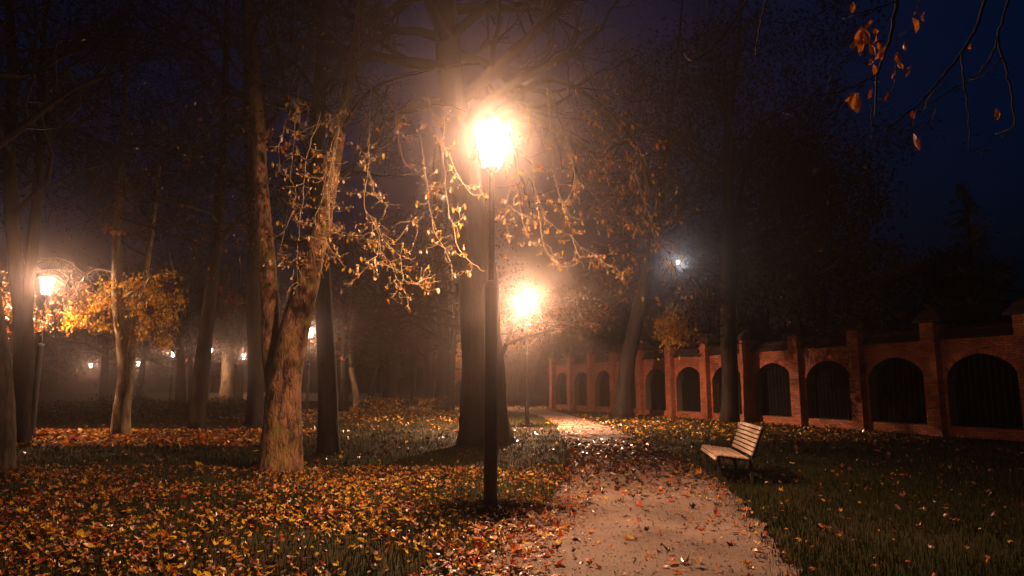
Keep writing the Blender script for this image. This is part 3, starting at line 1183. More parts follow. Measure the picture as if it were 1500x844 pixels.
def make_tree(label, group, stems, bark='bark_dark', flare=0.3, boughs=(), kids=(5, 5, 4), leaves=None, twig='twig_dark', rmin=0.008, sides=20, rings=40,
              lift=0.05, seed=1, name='tree', auto=None, wander=0.2, toes=5, rough=0.07):
    """stems: list of ([(px, py, Y)...], [radius m...]); boughs: list of (start, direction, length, radius)."""
    base = at(*stems[0][0][0])
    t = thing(name, (base[0], base[1], 0), label, 'tree', group)
    tb = MB()
    cb = MB()
    tips = []
    for i, (pp, rr) in enumerate(stems):
        P = [at(*q) for q in pp]
        if i == 0:
            P[0][2] = -0.12
        PP, RR = trunk_mesh(tb, P, rr, sides, rings, flare if i == 0 else 0, rough, toes, seed + i)
        if auto:
            n_b, f0, L, ang = auto
            for j in range(n_b):
                f = f0 + (0.98 - f0) * (j + rng.uniform(0, 1)) / n_b
                k = int(f * (len(PP) - 1))
                az = rng.uniform(0, 6.28)
                el = rng.uniform(*ang)
                grow(cb, PP[k], (math.cos(az) * math.cos(el), math.sin(az) * math.cos(el), math.sin(el)), L * rng.uniform(0.7, 1.2), max(RR[k] * 0.5, rmin * 2), 0, len(kids), kids, tips, lift, wander, rmin)
    tb.build('trunk', M[bark], t, True)
    for (p, d, L, r) in boughs:
        grow(cb, p, d, L, r, 0, len(kids), kids, tips, lift, wander, rmin)
    if cb.n:
        cb.build('crown', M[twig], t, True)
    if leaves:
        per, size, cols, sp = leaves
        lb = MB()
        scatter_leaves(lb, tips, per, size, cols, sp)
        if lb.n:
            lb.build('leaves', LEAFM, t)
    return t, tips


GB = 'trees standing in the fog at the back of the park'

# T1: the leaning lit trunk ------------------------------------------
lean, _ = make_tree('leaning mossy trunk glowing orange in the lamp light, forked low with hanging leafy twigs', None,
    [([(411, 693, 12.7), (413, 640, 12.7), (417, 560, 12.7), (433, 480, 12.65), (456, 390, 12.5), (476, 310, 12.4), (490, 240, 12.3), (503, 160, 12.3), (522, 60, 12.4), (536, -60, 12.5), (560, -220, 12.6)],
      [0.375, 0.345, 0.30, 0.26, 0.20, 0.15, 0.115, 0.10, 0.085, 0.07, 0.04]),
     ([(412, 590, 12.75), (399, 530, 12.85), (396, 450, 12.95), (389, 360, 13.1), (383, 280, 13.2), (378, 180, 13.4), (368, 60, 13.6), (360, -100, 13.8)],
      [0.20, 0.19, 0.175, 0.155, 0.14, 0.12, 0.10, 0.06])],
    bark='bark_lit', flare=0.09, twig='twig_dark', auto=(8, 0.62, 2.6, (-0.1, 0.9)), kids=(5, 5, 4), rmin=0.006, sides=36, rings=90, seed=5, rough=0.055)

# hanging twigs, each a part of the tree with its leaves as sub-parts
hl_me = []
for s in range(4):
    for c in (YEL, ORA, PAL):
        me = bpy.data.meshes.new('leaf')
        me.from_pydata(OVAL[s][0].tolist(), [], OVAL[s][1])
        me.materials.append(LEAFM[c])
        hl_me.append(me)
n_hang = [0]


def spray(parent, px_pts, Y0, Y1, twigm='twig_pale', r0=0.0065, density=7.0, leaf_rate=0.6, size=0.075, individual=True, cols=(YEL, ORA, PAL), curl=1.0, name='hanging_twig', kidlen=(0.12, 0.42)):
    Ys = np.linspace(Y0, Y1, len(px_pts))
    P = [at(p[0], p[1], y) for p, y in zip(px_pts, Ys)]
    n = max(6, 4 * len(P))
    PP, rr = smooth(P, np.linspace(r0, 0.003, len(P)), n)
    PP = PP + np.cumsum(rng.normal(0, 0.012, PP.shape), axis=0) + rng.normal(0, 0.008, PP.shape)
    b = MB()
    b.tube(PP, rr, 5)
    L = np.linalg.norm(np.diff(PP, axis=0), axis=1).sum()
    ends = [(PP[-1], unit(PP[-1] - PP[-2]))]
    for _ in range(max(2, int(L * density))):
        i = rng.integers(max(1, n // 5), n)
        d = unit(rng.normal(0, 1, 3) * np.array([1, 0.7, 0.5]) + np.array([0, 0, -0.35]) + 0.4 * unit(PP[i] - PP[i - 1]))
        q = [PP[i]]
        l = rng.uniform(*kidlen)
        for s in range(5):
            d = unit(d + rng.normal(0, 0.28, 3) + np.array([0, 0, 0.30 * curl * s / 4]))
            q.append(q[-1] + d * l / 5)
            if rng.uniform() < 0.35:
                ends.append((q[-1], d))
        b.tube(q, np.linspace(0.0045, 0.0026, 6), 4)
        ends.append((q[-1], d))
        for _g in range(rng.integers(0, 3)):
            j = rng.integers(1, 5)
            dg_ = unit(rng.normal(0, 1, 3) * np.array([1, 0.8, 0.6]) + 0.9 * unit(q[j + 1] - q[j]))
            g_ = [q[j], q[j] + dg_ * l * 0.22, q[j] + dg_ * l * 0.42 + np.array([0, 0, 0.03])]
            b.tube(g_, [0.0034, 0.0028, 0.0022], 4)
            ends.append((g_[-1], dg_))
    o = b.build(name, M[twigm], parent, True)
    lb = None
    ends += [(PP[i], d) for i in range(2, n, 2) if rng.uniform() < 0.3]
    ends = [e for e in ends for _ in range(rng.integers(1, 4))]
    for p, d in ends:
        if rng.uniform() > leaf_rate:
            continue
        p = p + rng.normal(0, 0.012, 3)
        s = size * rng.uniform(0.55, 1.35)
        Rm = rot(rng.uniform(0, 6.28), rng.normal(-1.1, 0.6), rng.normal(0, 0.7))
        if individual and n_hang[0] < 290:
            n_hang[0] += 1
            lf = bpy.data.objects.new('leaf', hl_me[rng.integers(0, len(hl_me))])
            C.objects.link(lf)
            lf.parent = o
            lf.matrix_parent_inverse = Matrix.Identity(4)
            lw = Matrix.Translation(Vector(p + Rm @ np.array([0, 0.45 * s, 0]))) @ Matrix(Rm).to_4x4() @ Matrix.Diagonal((s, s, s, 1))
            lf.matrix_basis = lw
        else:
            lb = lb or MB()
            sh = OVAL[rng.integers(0, 4)]
            lb.add(p + (sh[0] * s + np.array([0, 0.45 * s, 0])) @ Rm.T, sh[1], int(cols[rng.integers(0, len(cols))]))
    if lb is not None:
        q = lb.build('leaves', LEAFM, o)
        q.parent = o
        q.matrix_parent_inverse = Matrix.Identity(4)
    return o


def fix_frame(o, parent):
    return o


# boughs the twigs hang from, their unlit darkness put into the bark colour
bm_ = MB()
for pts, ys, r0 in (([(494, 215), (520, 150), (560, 118), (620, 100), (700, 88)], (12.3, 11.4), 0.055),
                    ([(492, 240), (470, 160), (440, 110), (400, 70)], (12.3, 11.2), 0.04),
                    ([(545, 128), (580, 170), (640, 160), (690, 170)], (11.9, 11.0), 0.025)):
    P = [at(p[0], p[1], y) for p, y in zip(pts, np.linspace(*ys, len(pts)))]
    PP, rr = smooth(P, np.linspace(r0, r0 * 0.4, len(P)), 18)
    bm_.tube(PP + np.cumsum(rng.normal(0, 0.012, PP.shape), axis=0), rr, 7)
bm_.build('bough', M['bark_dark'], lean, True)

HANG = [
    ([(520, 130), (517, 138), (502, 164), (494, 198), (488, 241), (492, 305), (487, 345)], 11.6, 11.4, 9),
    ([(502, 162), (480, 178), (462, 187), (438, 196)], 11.6, 11.2, 6),
    ([(440, 110), (430, 172), (428, 241), (424, 283)], 11.4, 11.2, 8),
    ([(425, 150), (402, 232), (424, 283), (407, 339), (390, 390)], 11.5, 11.3, 7),
    ([(470, 165), (452, 230), (449, 288), (443, 330), (436, 373), (432, 415)], 11.3, 11.0, 7),
    ([(494, 200), (474, 260), (470, 292), (460, 334), (479, 364), (505, 398)], 11.3, 11.0, 8),
    ([(497, 180), (488, 249), (483, 313), (490, 330), (522, 345), (547, 347), (564, 360)], 11.2, 10.8, 8),
    ([(492, 215), (480, 280), (484, 340), (472, 385)], 11.1, 10.9, 9),
    ([(545, 128), (539, 200), (539, 270), (539, 313), (552, 343), (556, 373), (539, 407), (515, 435)], 11.2, 10.6, 8),
    ([(548, 320), (556, 343), (581, 373), (594, 407), (624, 418), (641, 403)], 10.9, 10.4, 9),
    ([(541, 250), (547, 279), (556, 298), (581, 298)], 10.9, 10.6, 6),
    ([(572, 125), (579, 185), (584, 219), (594, 241), (605, 236)], 11.0, 10.8, 4),
    ([(620, 110), (633, 190), (654, 228), (671, 262), (699, 294), (712, 292)], 10.4, 9.9, 6),
    ([(610, 190), (625, 290), (637, 352), (654, 377), (658, 420)], 10.8, 10.4, 6),
    ([(560, 360), (573, 356), (598, 322), (609, 337)], 10.8, 10.6, 6),
    ([(560, 370), (575, 400), (590, 430)], 10.8, 10.6, 9),
    ([(650, 170), (652, 250), (668, 330), (690, 390), (705, 400)], 10.6, 10.3, 5),
]
for pts, a, e, dn in HANG:
    spray(lean, pts, a, e, density=dn * 1.2, leaf_rate=0.40, individual=n_hang[0] < 290)

# T2 dark upright trunk ----------------------------------------------
make_tree('dark upright trunk right behind the leaning lit trunk', None,
    [([(481, 668, 16.0), (481, 600, 16.0), (478, 520, 16.0), (473, 430, 16.0), (468, 350, 16.0), (463, 240, 16.1), (470, 100, 16.2), (476, -50, 16.3)], [0.25, 0.215, 0.21, 0.2, 0.19, 0.18, 0.15, 0.1])],
    flare=0.12, auto=(9, 0.4, 3.8, (-0.2, 0.9)), kids=(6, 6, 4), rmin=0.009, seed=9, leaves=(0.5, 0.10, [(DRK, 4), (BRO, 2), (ORA, 1)], 0.35))

# T3 thick trunk behind the lamp -------------------------------------
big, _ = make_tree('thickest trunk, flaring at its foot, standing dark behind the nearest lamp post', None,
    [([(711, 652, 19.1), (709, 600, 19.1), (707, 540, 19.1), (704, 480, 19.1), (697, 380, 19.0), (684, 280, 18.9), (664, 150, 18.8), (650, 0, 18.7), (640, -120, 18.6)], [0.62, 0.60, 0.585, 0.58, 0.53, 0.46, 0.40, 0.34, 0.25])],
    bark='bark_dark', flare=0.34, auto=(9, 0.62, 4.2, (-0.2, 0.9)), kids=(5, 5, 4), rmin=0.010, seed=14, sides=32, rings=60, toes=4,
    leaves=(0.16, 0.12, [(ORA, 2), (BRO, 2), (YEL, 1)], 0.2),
    boughs=[(at(664, 150, 18.8), (-1, 0.0, 0.12), 4.4, 0.17), (at(655, 60, 18.7), (-1, -0.2, 0.5), 4.2, 0.15), (at(672, 200, 18.9), (1, -0.35, 0.55), 5.2, 0.17),
            (at(668, 170, 18.8), (1, 0.1, 0.25), 5.8, 0.16), (at(655, 60, 18.7), (1, -0.3, 0.45), 5.5, 0.15)])
bb = MB()
for pts, ys, r0 in (([(735, 520), (748, 490), (760, 470), (800, 452), (850, 440), (895, 444)], (19.6, 26.6), 0.07),
                    ([(740, 505), (775, 492), (815, 482), (850, 468), (880, 470)], (19.4, 26.2), 0.05),
                    ([(680, 250), (740, 160), (800, 120), (870, 150), (930, 210), (960, 290)], (18.8, 13.6), 0.11),
                    ([(800, 120), (830, 190), (850, 260), (880, 300)], (16.0, 12.6), 0.05)):
    P = [at(p[0], p[1], y) for p, y in zip(pts, np.linspace(*ys, len(pts)))]
    PP, rr = smooth(P, np.linspace(r0, r0 * 0.3, len(P)), 22)
    bb.tube(PP + np.cumsum(rng.normal(0, 0.012, PP.shape), axis=0), rr, 7)
bb.build('bough', M['bark_mid'], big, True)
for pts, a, e in (([(748, 490), (760, 470), (800, 452), (850, 440), (895, 444)], 20.5, 26.6), ([(740, 505), (775, 492), (815, 482), (850, 468), (880, 470)], 20, 26.2),
                  ([(760, 470), (800, 472), (840, 455), (870, 430)], 22, 26.8), ([(752, 480), (780, 440), (800, 430), (850, 425)], 22, 27.0)):
    spray(big, pts, a, e, twigm='twig_dark', r0=0.02, density=8, leaf_rate=0.8, size=0.13, individual=False, cols=(DRK, BRO, BRO), curl=0.2, name='leafy_branch', kidlen=(0.3, 0.9))
lb = MB()  # extra leaves massed here to shade the right end of the wall
for (cx_, cy_, sx, sy, n) in ((835, 452, 30, 11, 460), (872, 464, 16, 12, 600), (800, 478, 26, 9, 170)):
    for _ in range(n):
        u_ = rng.normal(0, 0.8, 3)
        p = at(cx_ + sx * u_[0], cy_ + sy * u_[1], 26.4 + 0.85 * u_[2])
        s = 0.15 * rng.uniform(0.6, 1.2)
        lb.add(p + (OVAL[rng.integers(0, 4)][0] * s) @ rot(rng.uniform(0, 6.28), rng.normal(-0.8, 0.5), rng.normal(0, 0.5)).T, OVAL[0][1], BRO if rng.uniform() < 0.5 else DRK)
lb.build('leaves', LEAFM, big)
# lit drooping twigs right of the lamp
RT = [
    ([(740, 165), (752, 260), (761, 322), (773, 352), (799, 360), (803, 377)], 12.4, 11.2),
    ([(770, 140), (782, 240), (791, 296), (808, 330), (833, 345), (861, 345)], 12.6, 11.2),
    ([(800, 130), (815, 260), (830, 310), (850, 352), (876, 364), (893, 390), (914, 396)], 12.8, 11.6),
    ([(735, 200), (738, 280), (730, 335), (735, 350)], 12.0, 11.4),
    ([(830, 200), (842, 270), (832, 310), (858, 322)], 12.4, 11.6),
    ([(790, 310), (800, 370), (815, 390), (850, 385)], 11.6, 11.2),
    ([(835, 345), (850, 378), (880, 380), (888, 390)], 11.5, 11.2),
    ([(745, 300), (760, 310), (775, 318)], 11.6, 11.3),
]
for pts, a, e in RT:
    spray(big, pts, a, e, density=7, leaf_rate=0.42, individual=False, size=0.08, r0=0.0075)
# dimmer, farther twigs lit from the lamp
for _ in range(20):
    x = rng.uniform(820, 985)
    y = rng.uniform(60, 330)
    spray(big, [(x, y), (x + rng.uniform(-15, 25), y + 40), (x + rng.uniform(-10, 45), y + rng.uniform(60, 120))], rng.uniform(13, 16), rng.uniform(13, 15), twigm='twig', density=7, leaf_rate=0.36, individual=False, size=0.10,
          cols=(ORA, BRO, BRO, YEL), r0=0.014, kidlen=(0.3, 0.9))

# T4 / T5 in front of the wall ---------------------------------------
make_tree('tree with a flared foot leaning right in front of the brick wall', None,
    [([(911, 611, 34), (914, 570, 34), (921, 520, 34), (932, 470, 34), (950, 390, 34), (965, 310, 34), (974, 220, 34), (990, 100, 34), (1005, -60, 34)], [0.44, 0.40, 0.38, 0.35, 0.30, 0.24, 0.17, 0.1, 0.03]),
     ([(930, 490, 34), (941, 440, 33.8), (950, 350, 33.4), (940, 260, 33)], [0.14, 0.12, 0.09, 0.05])],
    bark='bark_dark', flare=0.45, auto=(11, 0.35, 4.6, (-0.4, 0.7)), kids=(5, 5, 4), rmin=0.013, seed=21, lift=-0.02, leaves=(0.18, 0.15, [(ORA, 2), (BRO, 2)], 0.2))
t5, tips5 = make_tree('tall dark trunk close against the brick wall with a broad dusky crown', None,
    [([(1068, 618, 29.4), (1069, 560, 29.4), (1066, 460, 29.4), (1068, 380, 29.4), (1067, 300, 29.4), (1064, 220, 29.4), (1075, 120, 29.4), (1085, 30, 29.4), (1090, -50, 29.4)], [0.36, 0.33, 0.33, 0.31, 0.26, 0.20, 0.12, 0.06, 0.02]),
     ([(1068, 400, 29.4), (1076, 340, 29.6), (1092, 250, 29.8), (1120, 150, 30)], [0.2, 0.15, 0.08, 0.02])],
    bark='bark_dark', flare=0.2, auto=(9, 0.32, 5.4, (-0.1, 0.8)), kids=(5, 5, 4), rmin=0.013, seed=31, leaves=(3.4, 0.19, [(DRK, 8), (BRO, 1), (OLI, 2)], 0.5))
lb = MB()
for _ in range(560):                                     # low spray of yellow leaves over the wall top
    u_ = rng.normal(0, 1, 3)
    p = at(986 + 13 * u_[0], 480 + 14 * u_[1], 26.2 + 0.4 * u_[2])
    s = 0.20 * rng.uniform(0.6, 1.2)
    lb.add(p + (OVAL[rng.integers(0, 4)][0] * s) @ rot(rng.uniform(0, 6.28), rng.normal(-0.9, 0.5), rng.normal(0, 0.5)).T, OVAL[0][1], YEL if rng.uniform() < 0.85 else ORA)
for _ in range(1500):                                     # leaves above it, unlit side put into dark colours, massed to shade the wall
    u_ = rng.normal(0, 1, 3)
    p = at(1026 + 17 * u_[0], 446 + 24 * u_[1], 26.4 + 0.55 * u_[2])
    s = 0.18 * rng.uniform(0.6, 1.2)
    lb.add(p + (QUAD[0] * s) @ rot(rng.uniform(0, 6.28), rng.normal(-0.9, 0.5), rng.normal(0, 0.5)).T, QUAD[1], BRO if rng.uniform() < 0.4 else DRK)
lb.build('leaves', LEAFM, t5)
bb = MB()
for pts in ([(1066, 450), (1040, 430), (1010, 430), (980, 470), (972, 500)], [(1064, 420), (1030, 395), (1000, 400), (970, 430)], [(1010, 430), (1000, 460), (990, 500)]):
    P = [at(p[0], p[1], y) for p, y in zip(pts, np.linspace(29.4, 26.3, len(pts)))]
    PP, rr = smooth(P, np.linspace(0.07, 0.012, len(P)), 16)
    bb.tube(PP, rr, 6)
bb.build('bough', M['twig_dark'], t5, True)

# T6 forked lit trunk with yellow foliage ----------------------------
t6, tips6 = make_tree('pale forked trunk with bright yellow foliage at the edge of the leaf carpet', None,
    [([(177, 641, 22), (179, 600, 22), (185, 550, 22), (180, 505, 22), (173, 440, 22), (171, 380, 22), (173, 300, 22), (180, 200, 22), (185, 60, 22)], [0.27, 0.245, 0.24, 0.20, 0.165, 0.145, 0.12, 0.09, 0.05]),
     ([(186, 570, 22), (190, 520, 22), (198, 480, 22.1), (205, 440, 22.2), (214, 390, 22.3), (224, 320, 22.4), (236, 220, 22.6)], [0.18, 0.17, 0.15, 0.13, 0.1, 0.08, 0.05])],
    bark='bark_pale', flare=0.15, auto=(10, 0.5, 3.6, (-0.2, 0.7)), kids=(6, 5, 4), rmin=0.010, seed=41, leaves=(0.5, 0.13, [(DRK, 5), (BRO, 2), (ORA, 1)], 0.35))
lb, bb = MB(), MB()
for (cx_, cy_, sx, sy, n, Yc) in ((208, 420, 20, 12, 230, 22.2), (228, 438, 20, 10, 200, 22.4), (198, 448, 14, 12, 150, 22.0), (130, 452, 22, 13, 260, 21.4), (108, 470, 14, 12, 130, 21.2), (152, 440, 16, 14, 170, 21.6), (150, 478, 20, 8, 90, 21.6), (215, 470, 18, 12, 150, 22.2), (244, 468, 14, 14, 130, 22.4), (240, 502, 14, 10, 90, 22.6), (205, 492, 14, 10, 80, 22.2), (176, 418, 26, 9, 120, 22), (262, 440, 12, 14, 60, 22.6), (232, 405, 26, 9, 90, 22.4)):
    for _ in range(n):
        u_ = rng.normal(0, 0.62, 3)
        p = at(cx_ + sx * u_[0], cy_ + sy * u_[1], Yc + 0.9 * u_[2])
        s = 0.135 * rng.uniform(0.6, 1.3)
        sh = OVAL[rng.integers(0, 4)]
        lb.add(p + (sh[0] * s) @ rot(rng.uniform(0, 6.28), rng.normal(-0.9, 0.5), rng.normal(0, 0.5)).T, sh[1], YEL if rng.uniform() < 0.82 else ORA)
for pts in ([(176, 470), (150, 445), (120, 440), (95, 455)], [(176, 440), (210, 420), (240, 430), (265, 440)], [(203, 450), (225, 470), (240, 500)], [(173, 400), (140, 395), (110, 420)], [(205, 440), (230, 400), (255, 400)]):
    P = [at(p[0], p[1], 22 + rng.normal(0, 0.3)) for p in pts]
    P[0] = at(*pts[0], 22)
    PP, rr = smooth(P, np.linspace(0.05, 0.01, len(P)), 14)
    bb.tube(PP, rr, 6)
    for _ in range(9):
        i = rng.integers(3, 14)
        q = PP[i] + rng.normal(0, 0.4, 3)
        bb.tube([PP[i], (PP[i] + q) / 2 + rng.normal(0, 0.05, 3), q], [0.012, 0.009, 0.005], 4)
lb.build('leaves', LEAFM, t6)
bb.build('bough', M['twig'], t6, True)

# T7, T8, T9 and the dark trunk behind T1 ----------------------------
t7, _ = make_tree('dark forked trunk standing just left of the lamp at the far left', None,
    [([(28, 653, 18.7), (31, 600, 18.7), (34, 540, 18.7), (34, 470, 18.7), (28, 420, 18.7), (20, 350, 18.7), (15, 250, 18.7), (18, 100, 18.7), (12, -40, 18.7)], [0.25, 0.235, 0.23, 0.23, 0.2, 0.17, 0.15, 0.12, 0.07]),
     ([(36, 500, 18.7), (41, 430, 18.7), (48, 360, 18.7), (56, 270, 18.8), (60, 150, 18.9), (66, 0, 19)], [0.17, 0.15, 0.14, 0.12, 0.1, 0.06])],
    flare=0.12, auto=(13, 0.45, 4.0, (-0.3, 0.8)), kids=(6, 6, 4), rmin=0.009, seed=51, leaves=(0.7, 0.11, [(DRK, 4), (BRO, 1)], 0.4))
lb, bb = MB(), MB()
for (cx_, cy_, sx, sy, n, Yc) in ((20, 450, 30, 34, 320, 21.2), (112, 440, 28, 30, 420, 20.6), (60, 470, 34, 20, 180, 20.6), (-10, 440, 30, 34, 140, 20.6)):
    for _ in range(n):
        u_ = rng.normal(0, 0.6, 3)
        p = at(cx_ + sx * u_[0], cy_ + sy * u_[1], Yc + 0.7 * u_[2])
        s = 0.115 * rng.uniform(0.6, 1.3)
        lb.add(p + (OVAL[rng.integers(0, 4)][0] * s) @ rot(rng.uniform(0, 6.28), rng.normal(-0.9, 0.5), rng.normal(0, 0.5)).T, OVAL[0][1], (ORA, BRO, PAL)[rng.integers(0, 3)])
lb.build('leaves', LEAFM, t7)
for pts in ([(44, 400), (80, 395), (110, 420), (135, 465)], [(44, 390), (90, 410), (120, 450)], [(30, 410), (10, 420), (-10, 450)], [(48, 380), (90, 380), (130, 410), (140, 430)]):
    P = [at(p[0], p[1], y) for p, y in zip(pts, np.linspace(18.7, 20.6, len(pts)))]
    PP, rr = smooth(P, np.linspace(0.04, 0.008, len(P)), 14)
    bb.tube(PP, rr, 6)
    for _ in range(16):
        i = rng.integers(3, 14)
        q = PP[i] + rng.normal(0, 0.35, 3) + np.array([0, 0, -0.25])
        bb.tube([PP[i], (PP[i] + q) / 2 + rng.normal(0, 0.06, 3), q], [0.011, 0.008, 0.004], 4)
bb.build('bough', M['twig'], t7, True)
make_tree('brown trunk cut by the photo edge at the far left of the near lawn', None,
    [([(-3, 696, 12.6), (1, 640, 12.6), (1, 580, 12.6), (-6, 510, 12.6), (-18, 420, 12.6), (-34, 280, 12.6), (-44, 100, 12.6), (-50, -60, 12.6)], [0.23, 0.215, 0.20, 0.19, 0.18, 0.16, 0.13, 0.09])],
    bark='bark_mid', flare=0.12, auto=(5, 0.6, 2.6, (-0.1, 0.8)), kids=(4, 4, 3), rmin=0.007, seed=61)
make_tree('dark slanting trunk left of the leaning lit trunk, before a distant lamp', None,
    [([(287, 634, 25), (291, 580, 25), (298, 520, 25), (305, 460, 25), (315, 380, 25), (323, 270, 25), (330, 120, 25), (334, -30, 25)], [0.29, 0.27, 0.26, 0.24, 0.22, 0.18, 0.13, 0.08])],
    flare=0.15, auto=(12, 0.38, 4.6, (-0.3, 0.8)), kids=(6, 6, 4), rmin=0.011, seed=71, lift=0.0, leaves=(0.8, 0.13, [(DRK, 5), (BRO, 3), (ORA, 1)], 0.4))
make_tree('dark trunk with a flared foot just left of the leaning lit trunk', None,
    [([(371, 624, 27), (374, 580, 27), (374, 520, 27), (371, 440, 27), (372, 340, 27), (365, 220, 27), (360, 60, 27), (355, -60, 27)], [0.30, 0.29, 0.285, 0.27, 0.24, 0.2, 0.15, 0.08])],
    flare=0.4, auto=(12, 0.4, 4.8, (-0.2, 0.8)), kids=(6, 6, 4), rmin=0.012, seed=81, leaves=(0.8, 0.13, [(DRK, 4), (BRO, 1)], 0.4))
for pts, a, e in (([(322, 300), (345, 350), (352, 400), (340, 430), (320, 470)], 15.5, 15.2), ([(372, 240), (385, 280), (360, 330)], 14, 14), ([(180, 230), (172, 290), (168, 340), (185, 352)], 20, 19.5), ([(350, 170), (375, 190), (392, 200)], 13.5, 13)):
    spray(lean if a < 16 else t6, pts, a, e, twigm='twig', density=6, leaf_rate=0.7, individual=False, size=0.1, cols=(ORA, BRO, RED), r0=0.01)

# fog trees at the back: trunks built one by one, crowns share two meshes
def bg_crown(seed):
    global rng
    keep = rng
    rng = np.random.default_rng(seed)
    mb, tips, lb = MB(), [], MB()
    for j in range(10):
        az, el = rng.uniform(0, 6.28), rng.uniform(-0.35, 0.9)
        grow(mb, np.array([0, 0, 3.0 + 6.5 * j / 10]), (math.cos(az) * math.cos(el), math.sin(az) * math.cos(el), math.sin(el)), rng.uniform(3.0, 4.6), 0.09, 0, 3, (5, 5, 4), tips, 0.0, 0.22, 0.016)
    scatter_leaves(lb, tips, 0.9, 0.2, [(BRO, 3), (ORA, 1), (DRK, 3)], 0.4)
    rng = keep
    ms = []
    for m, nme, mts in ((mb, 'crown', [M['twig_dark']]), (lb, 'leaves', LEAFM)):
        me = bpy.data.meshes.new(nme)
        me.from_pydata(np.concatenate(m.v).tolist(), [], m.f)
        for x in mts:
            me.materials.append(x)
        if len(mts) > 1:
            me.polygons.foreach_set('material_index', np.array(m.m, dtype=np.int32))
        ms.append(me)
    return ms


CR = [bg_crown(101), bg_crown(202)]
BGT = [
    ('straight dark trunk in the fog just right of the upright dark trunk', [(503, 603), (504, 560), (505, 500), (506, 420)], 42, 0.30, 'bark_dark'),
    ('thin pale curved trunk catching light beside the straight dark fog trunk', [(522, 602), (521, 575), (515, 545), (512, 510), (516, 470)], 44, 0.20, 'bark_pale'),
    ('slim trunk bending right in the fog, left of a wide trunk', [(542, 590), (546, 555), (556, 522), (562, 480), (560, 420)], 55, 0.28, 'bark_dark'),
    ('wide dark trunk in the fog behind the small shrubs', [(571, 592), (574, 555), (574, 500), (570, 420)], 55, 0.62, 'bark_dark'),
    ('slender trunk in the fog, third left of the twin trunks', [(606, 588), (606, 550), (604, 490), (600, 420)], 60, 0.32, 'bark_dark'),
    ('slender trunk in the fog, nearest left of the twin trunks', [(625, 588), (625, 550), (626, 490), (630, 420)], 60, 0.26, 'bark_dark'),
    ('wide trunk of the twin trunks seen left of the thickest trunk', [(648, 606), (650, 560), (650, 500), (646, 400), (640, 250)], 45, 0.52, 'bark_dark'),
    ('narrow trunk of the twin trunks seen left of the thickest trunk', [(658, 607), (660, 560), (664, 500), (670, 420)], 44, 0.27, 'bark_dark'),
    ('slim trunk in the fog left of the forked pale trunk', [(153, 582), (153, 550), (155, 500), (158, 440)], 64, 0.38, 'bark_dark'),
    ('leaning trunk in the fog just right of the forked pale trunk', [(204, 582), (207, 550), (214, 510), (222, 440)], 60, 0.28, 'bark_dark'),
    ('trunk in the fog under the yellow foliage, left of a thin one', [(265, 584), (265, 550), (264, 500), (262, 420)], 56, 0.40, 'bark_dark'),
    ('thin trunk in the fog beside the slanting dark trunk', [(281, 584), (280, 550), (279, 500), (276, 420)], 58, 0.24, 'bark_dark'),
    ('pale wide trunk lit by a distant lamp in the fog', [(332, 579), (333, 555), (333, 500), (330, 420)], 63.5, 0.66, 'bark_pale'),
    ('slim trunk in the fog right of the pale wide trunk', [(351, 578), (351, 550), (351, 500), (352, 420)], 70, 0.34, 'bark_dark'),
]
for i, (lab, pp, Y_, r_, bk) in enumerate(BGT):
    b0 = at(pp[0][0], pp[0][1], Y_)
    t = thing('tree', (b0[0], b0[1], 0), lab, 'tree', GB)
    P = [at(x, y, Y_) for x, y in pp]
    P[0][2] = -0.15
    top = P[-1].copy()
    P.append(np.array([top[0], top[1], max(top[2] + 2, 11)]))
    mb = MB()
    trunk_mesh(mb, P, np.linspace(r_, r_ * 0.45, len(P)), 14, 26, 0.3, 0.06, 5, 300 + i)
    mb.build('trunk', M[bk], t, True)
    sc = rng.uniform(0.85, 1.25)
    for me in CR[i % 2]:
        o = bpy.data.objects.new(me.name, me)
        C.objects.link(o)
        o.parent = t
        o.location = (top[0] - b0[0], top[1] - b0[1], 0.6 * (sc - 1) - (0 if i % 3 else -1.0))
        o.rotation_euler = (0, 0, rng.uniform(0, 6.28))
        o.scale = (sc, sc, sc)

# young yellow tree at the far path end
lb, bb, tb = MB(), MB(), MB()
b0 = at(716, 598, 46.5)
yt = thing('tree', (b0[0], b0[1], 0), 'small tree with glowing yellow leaves behind the thickest trunk at the path end', 'tree')
trunk_mesh(tb, [at(716, 600, 46.5) * np.array([1, 1, 0]) + np.array([0, 0, -0.1]), at(716, 560, 46.5), at(718, 500, 46.5), at(716, 440, 46.5)], [0.16, 0.14, 0.1, 0.05], 12, 20, 0.2)
tb.build('trunk', M['bark_mid'], yt, True)
tips = []
for j in range(7):
    az = rng.uniform(0, 6.28)
    grow(bb, at(717, 525 - 8 * j, 46.5), (math.cos(az), math.sin(az), 0.35), 2.4, 0.05, 0, 2, (5, 4), tips, 0, 0.2, 0.012)
scatter_leaves(lb, tips, 7, 0.2, [(YEL, 4), (ORA, 1)], 0.3)
bb.build('crown', M['twig'], yt, True)
lb.build('leaves', LEAFM, yt)

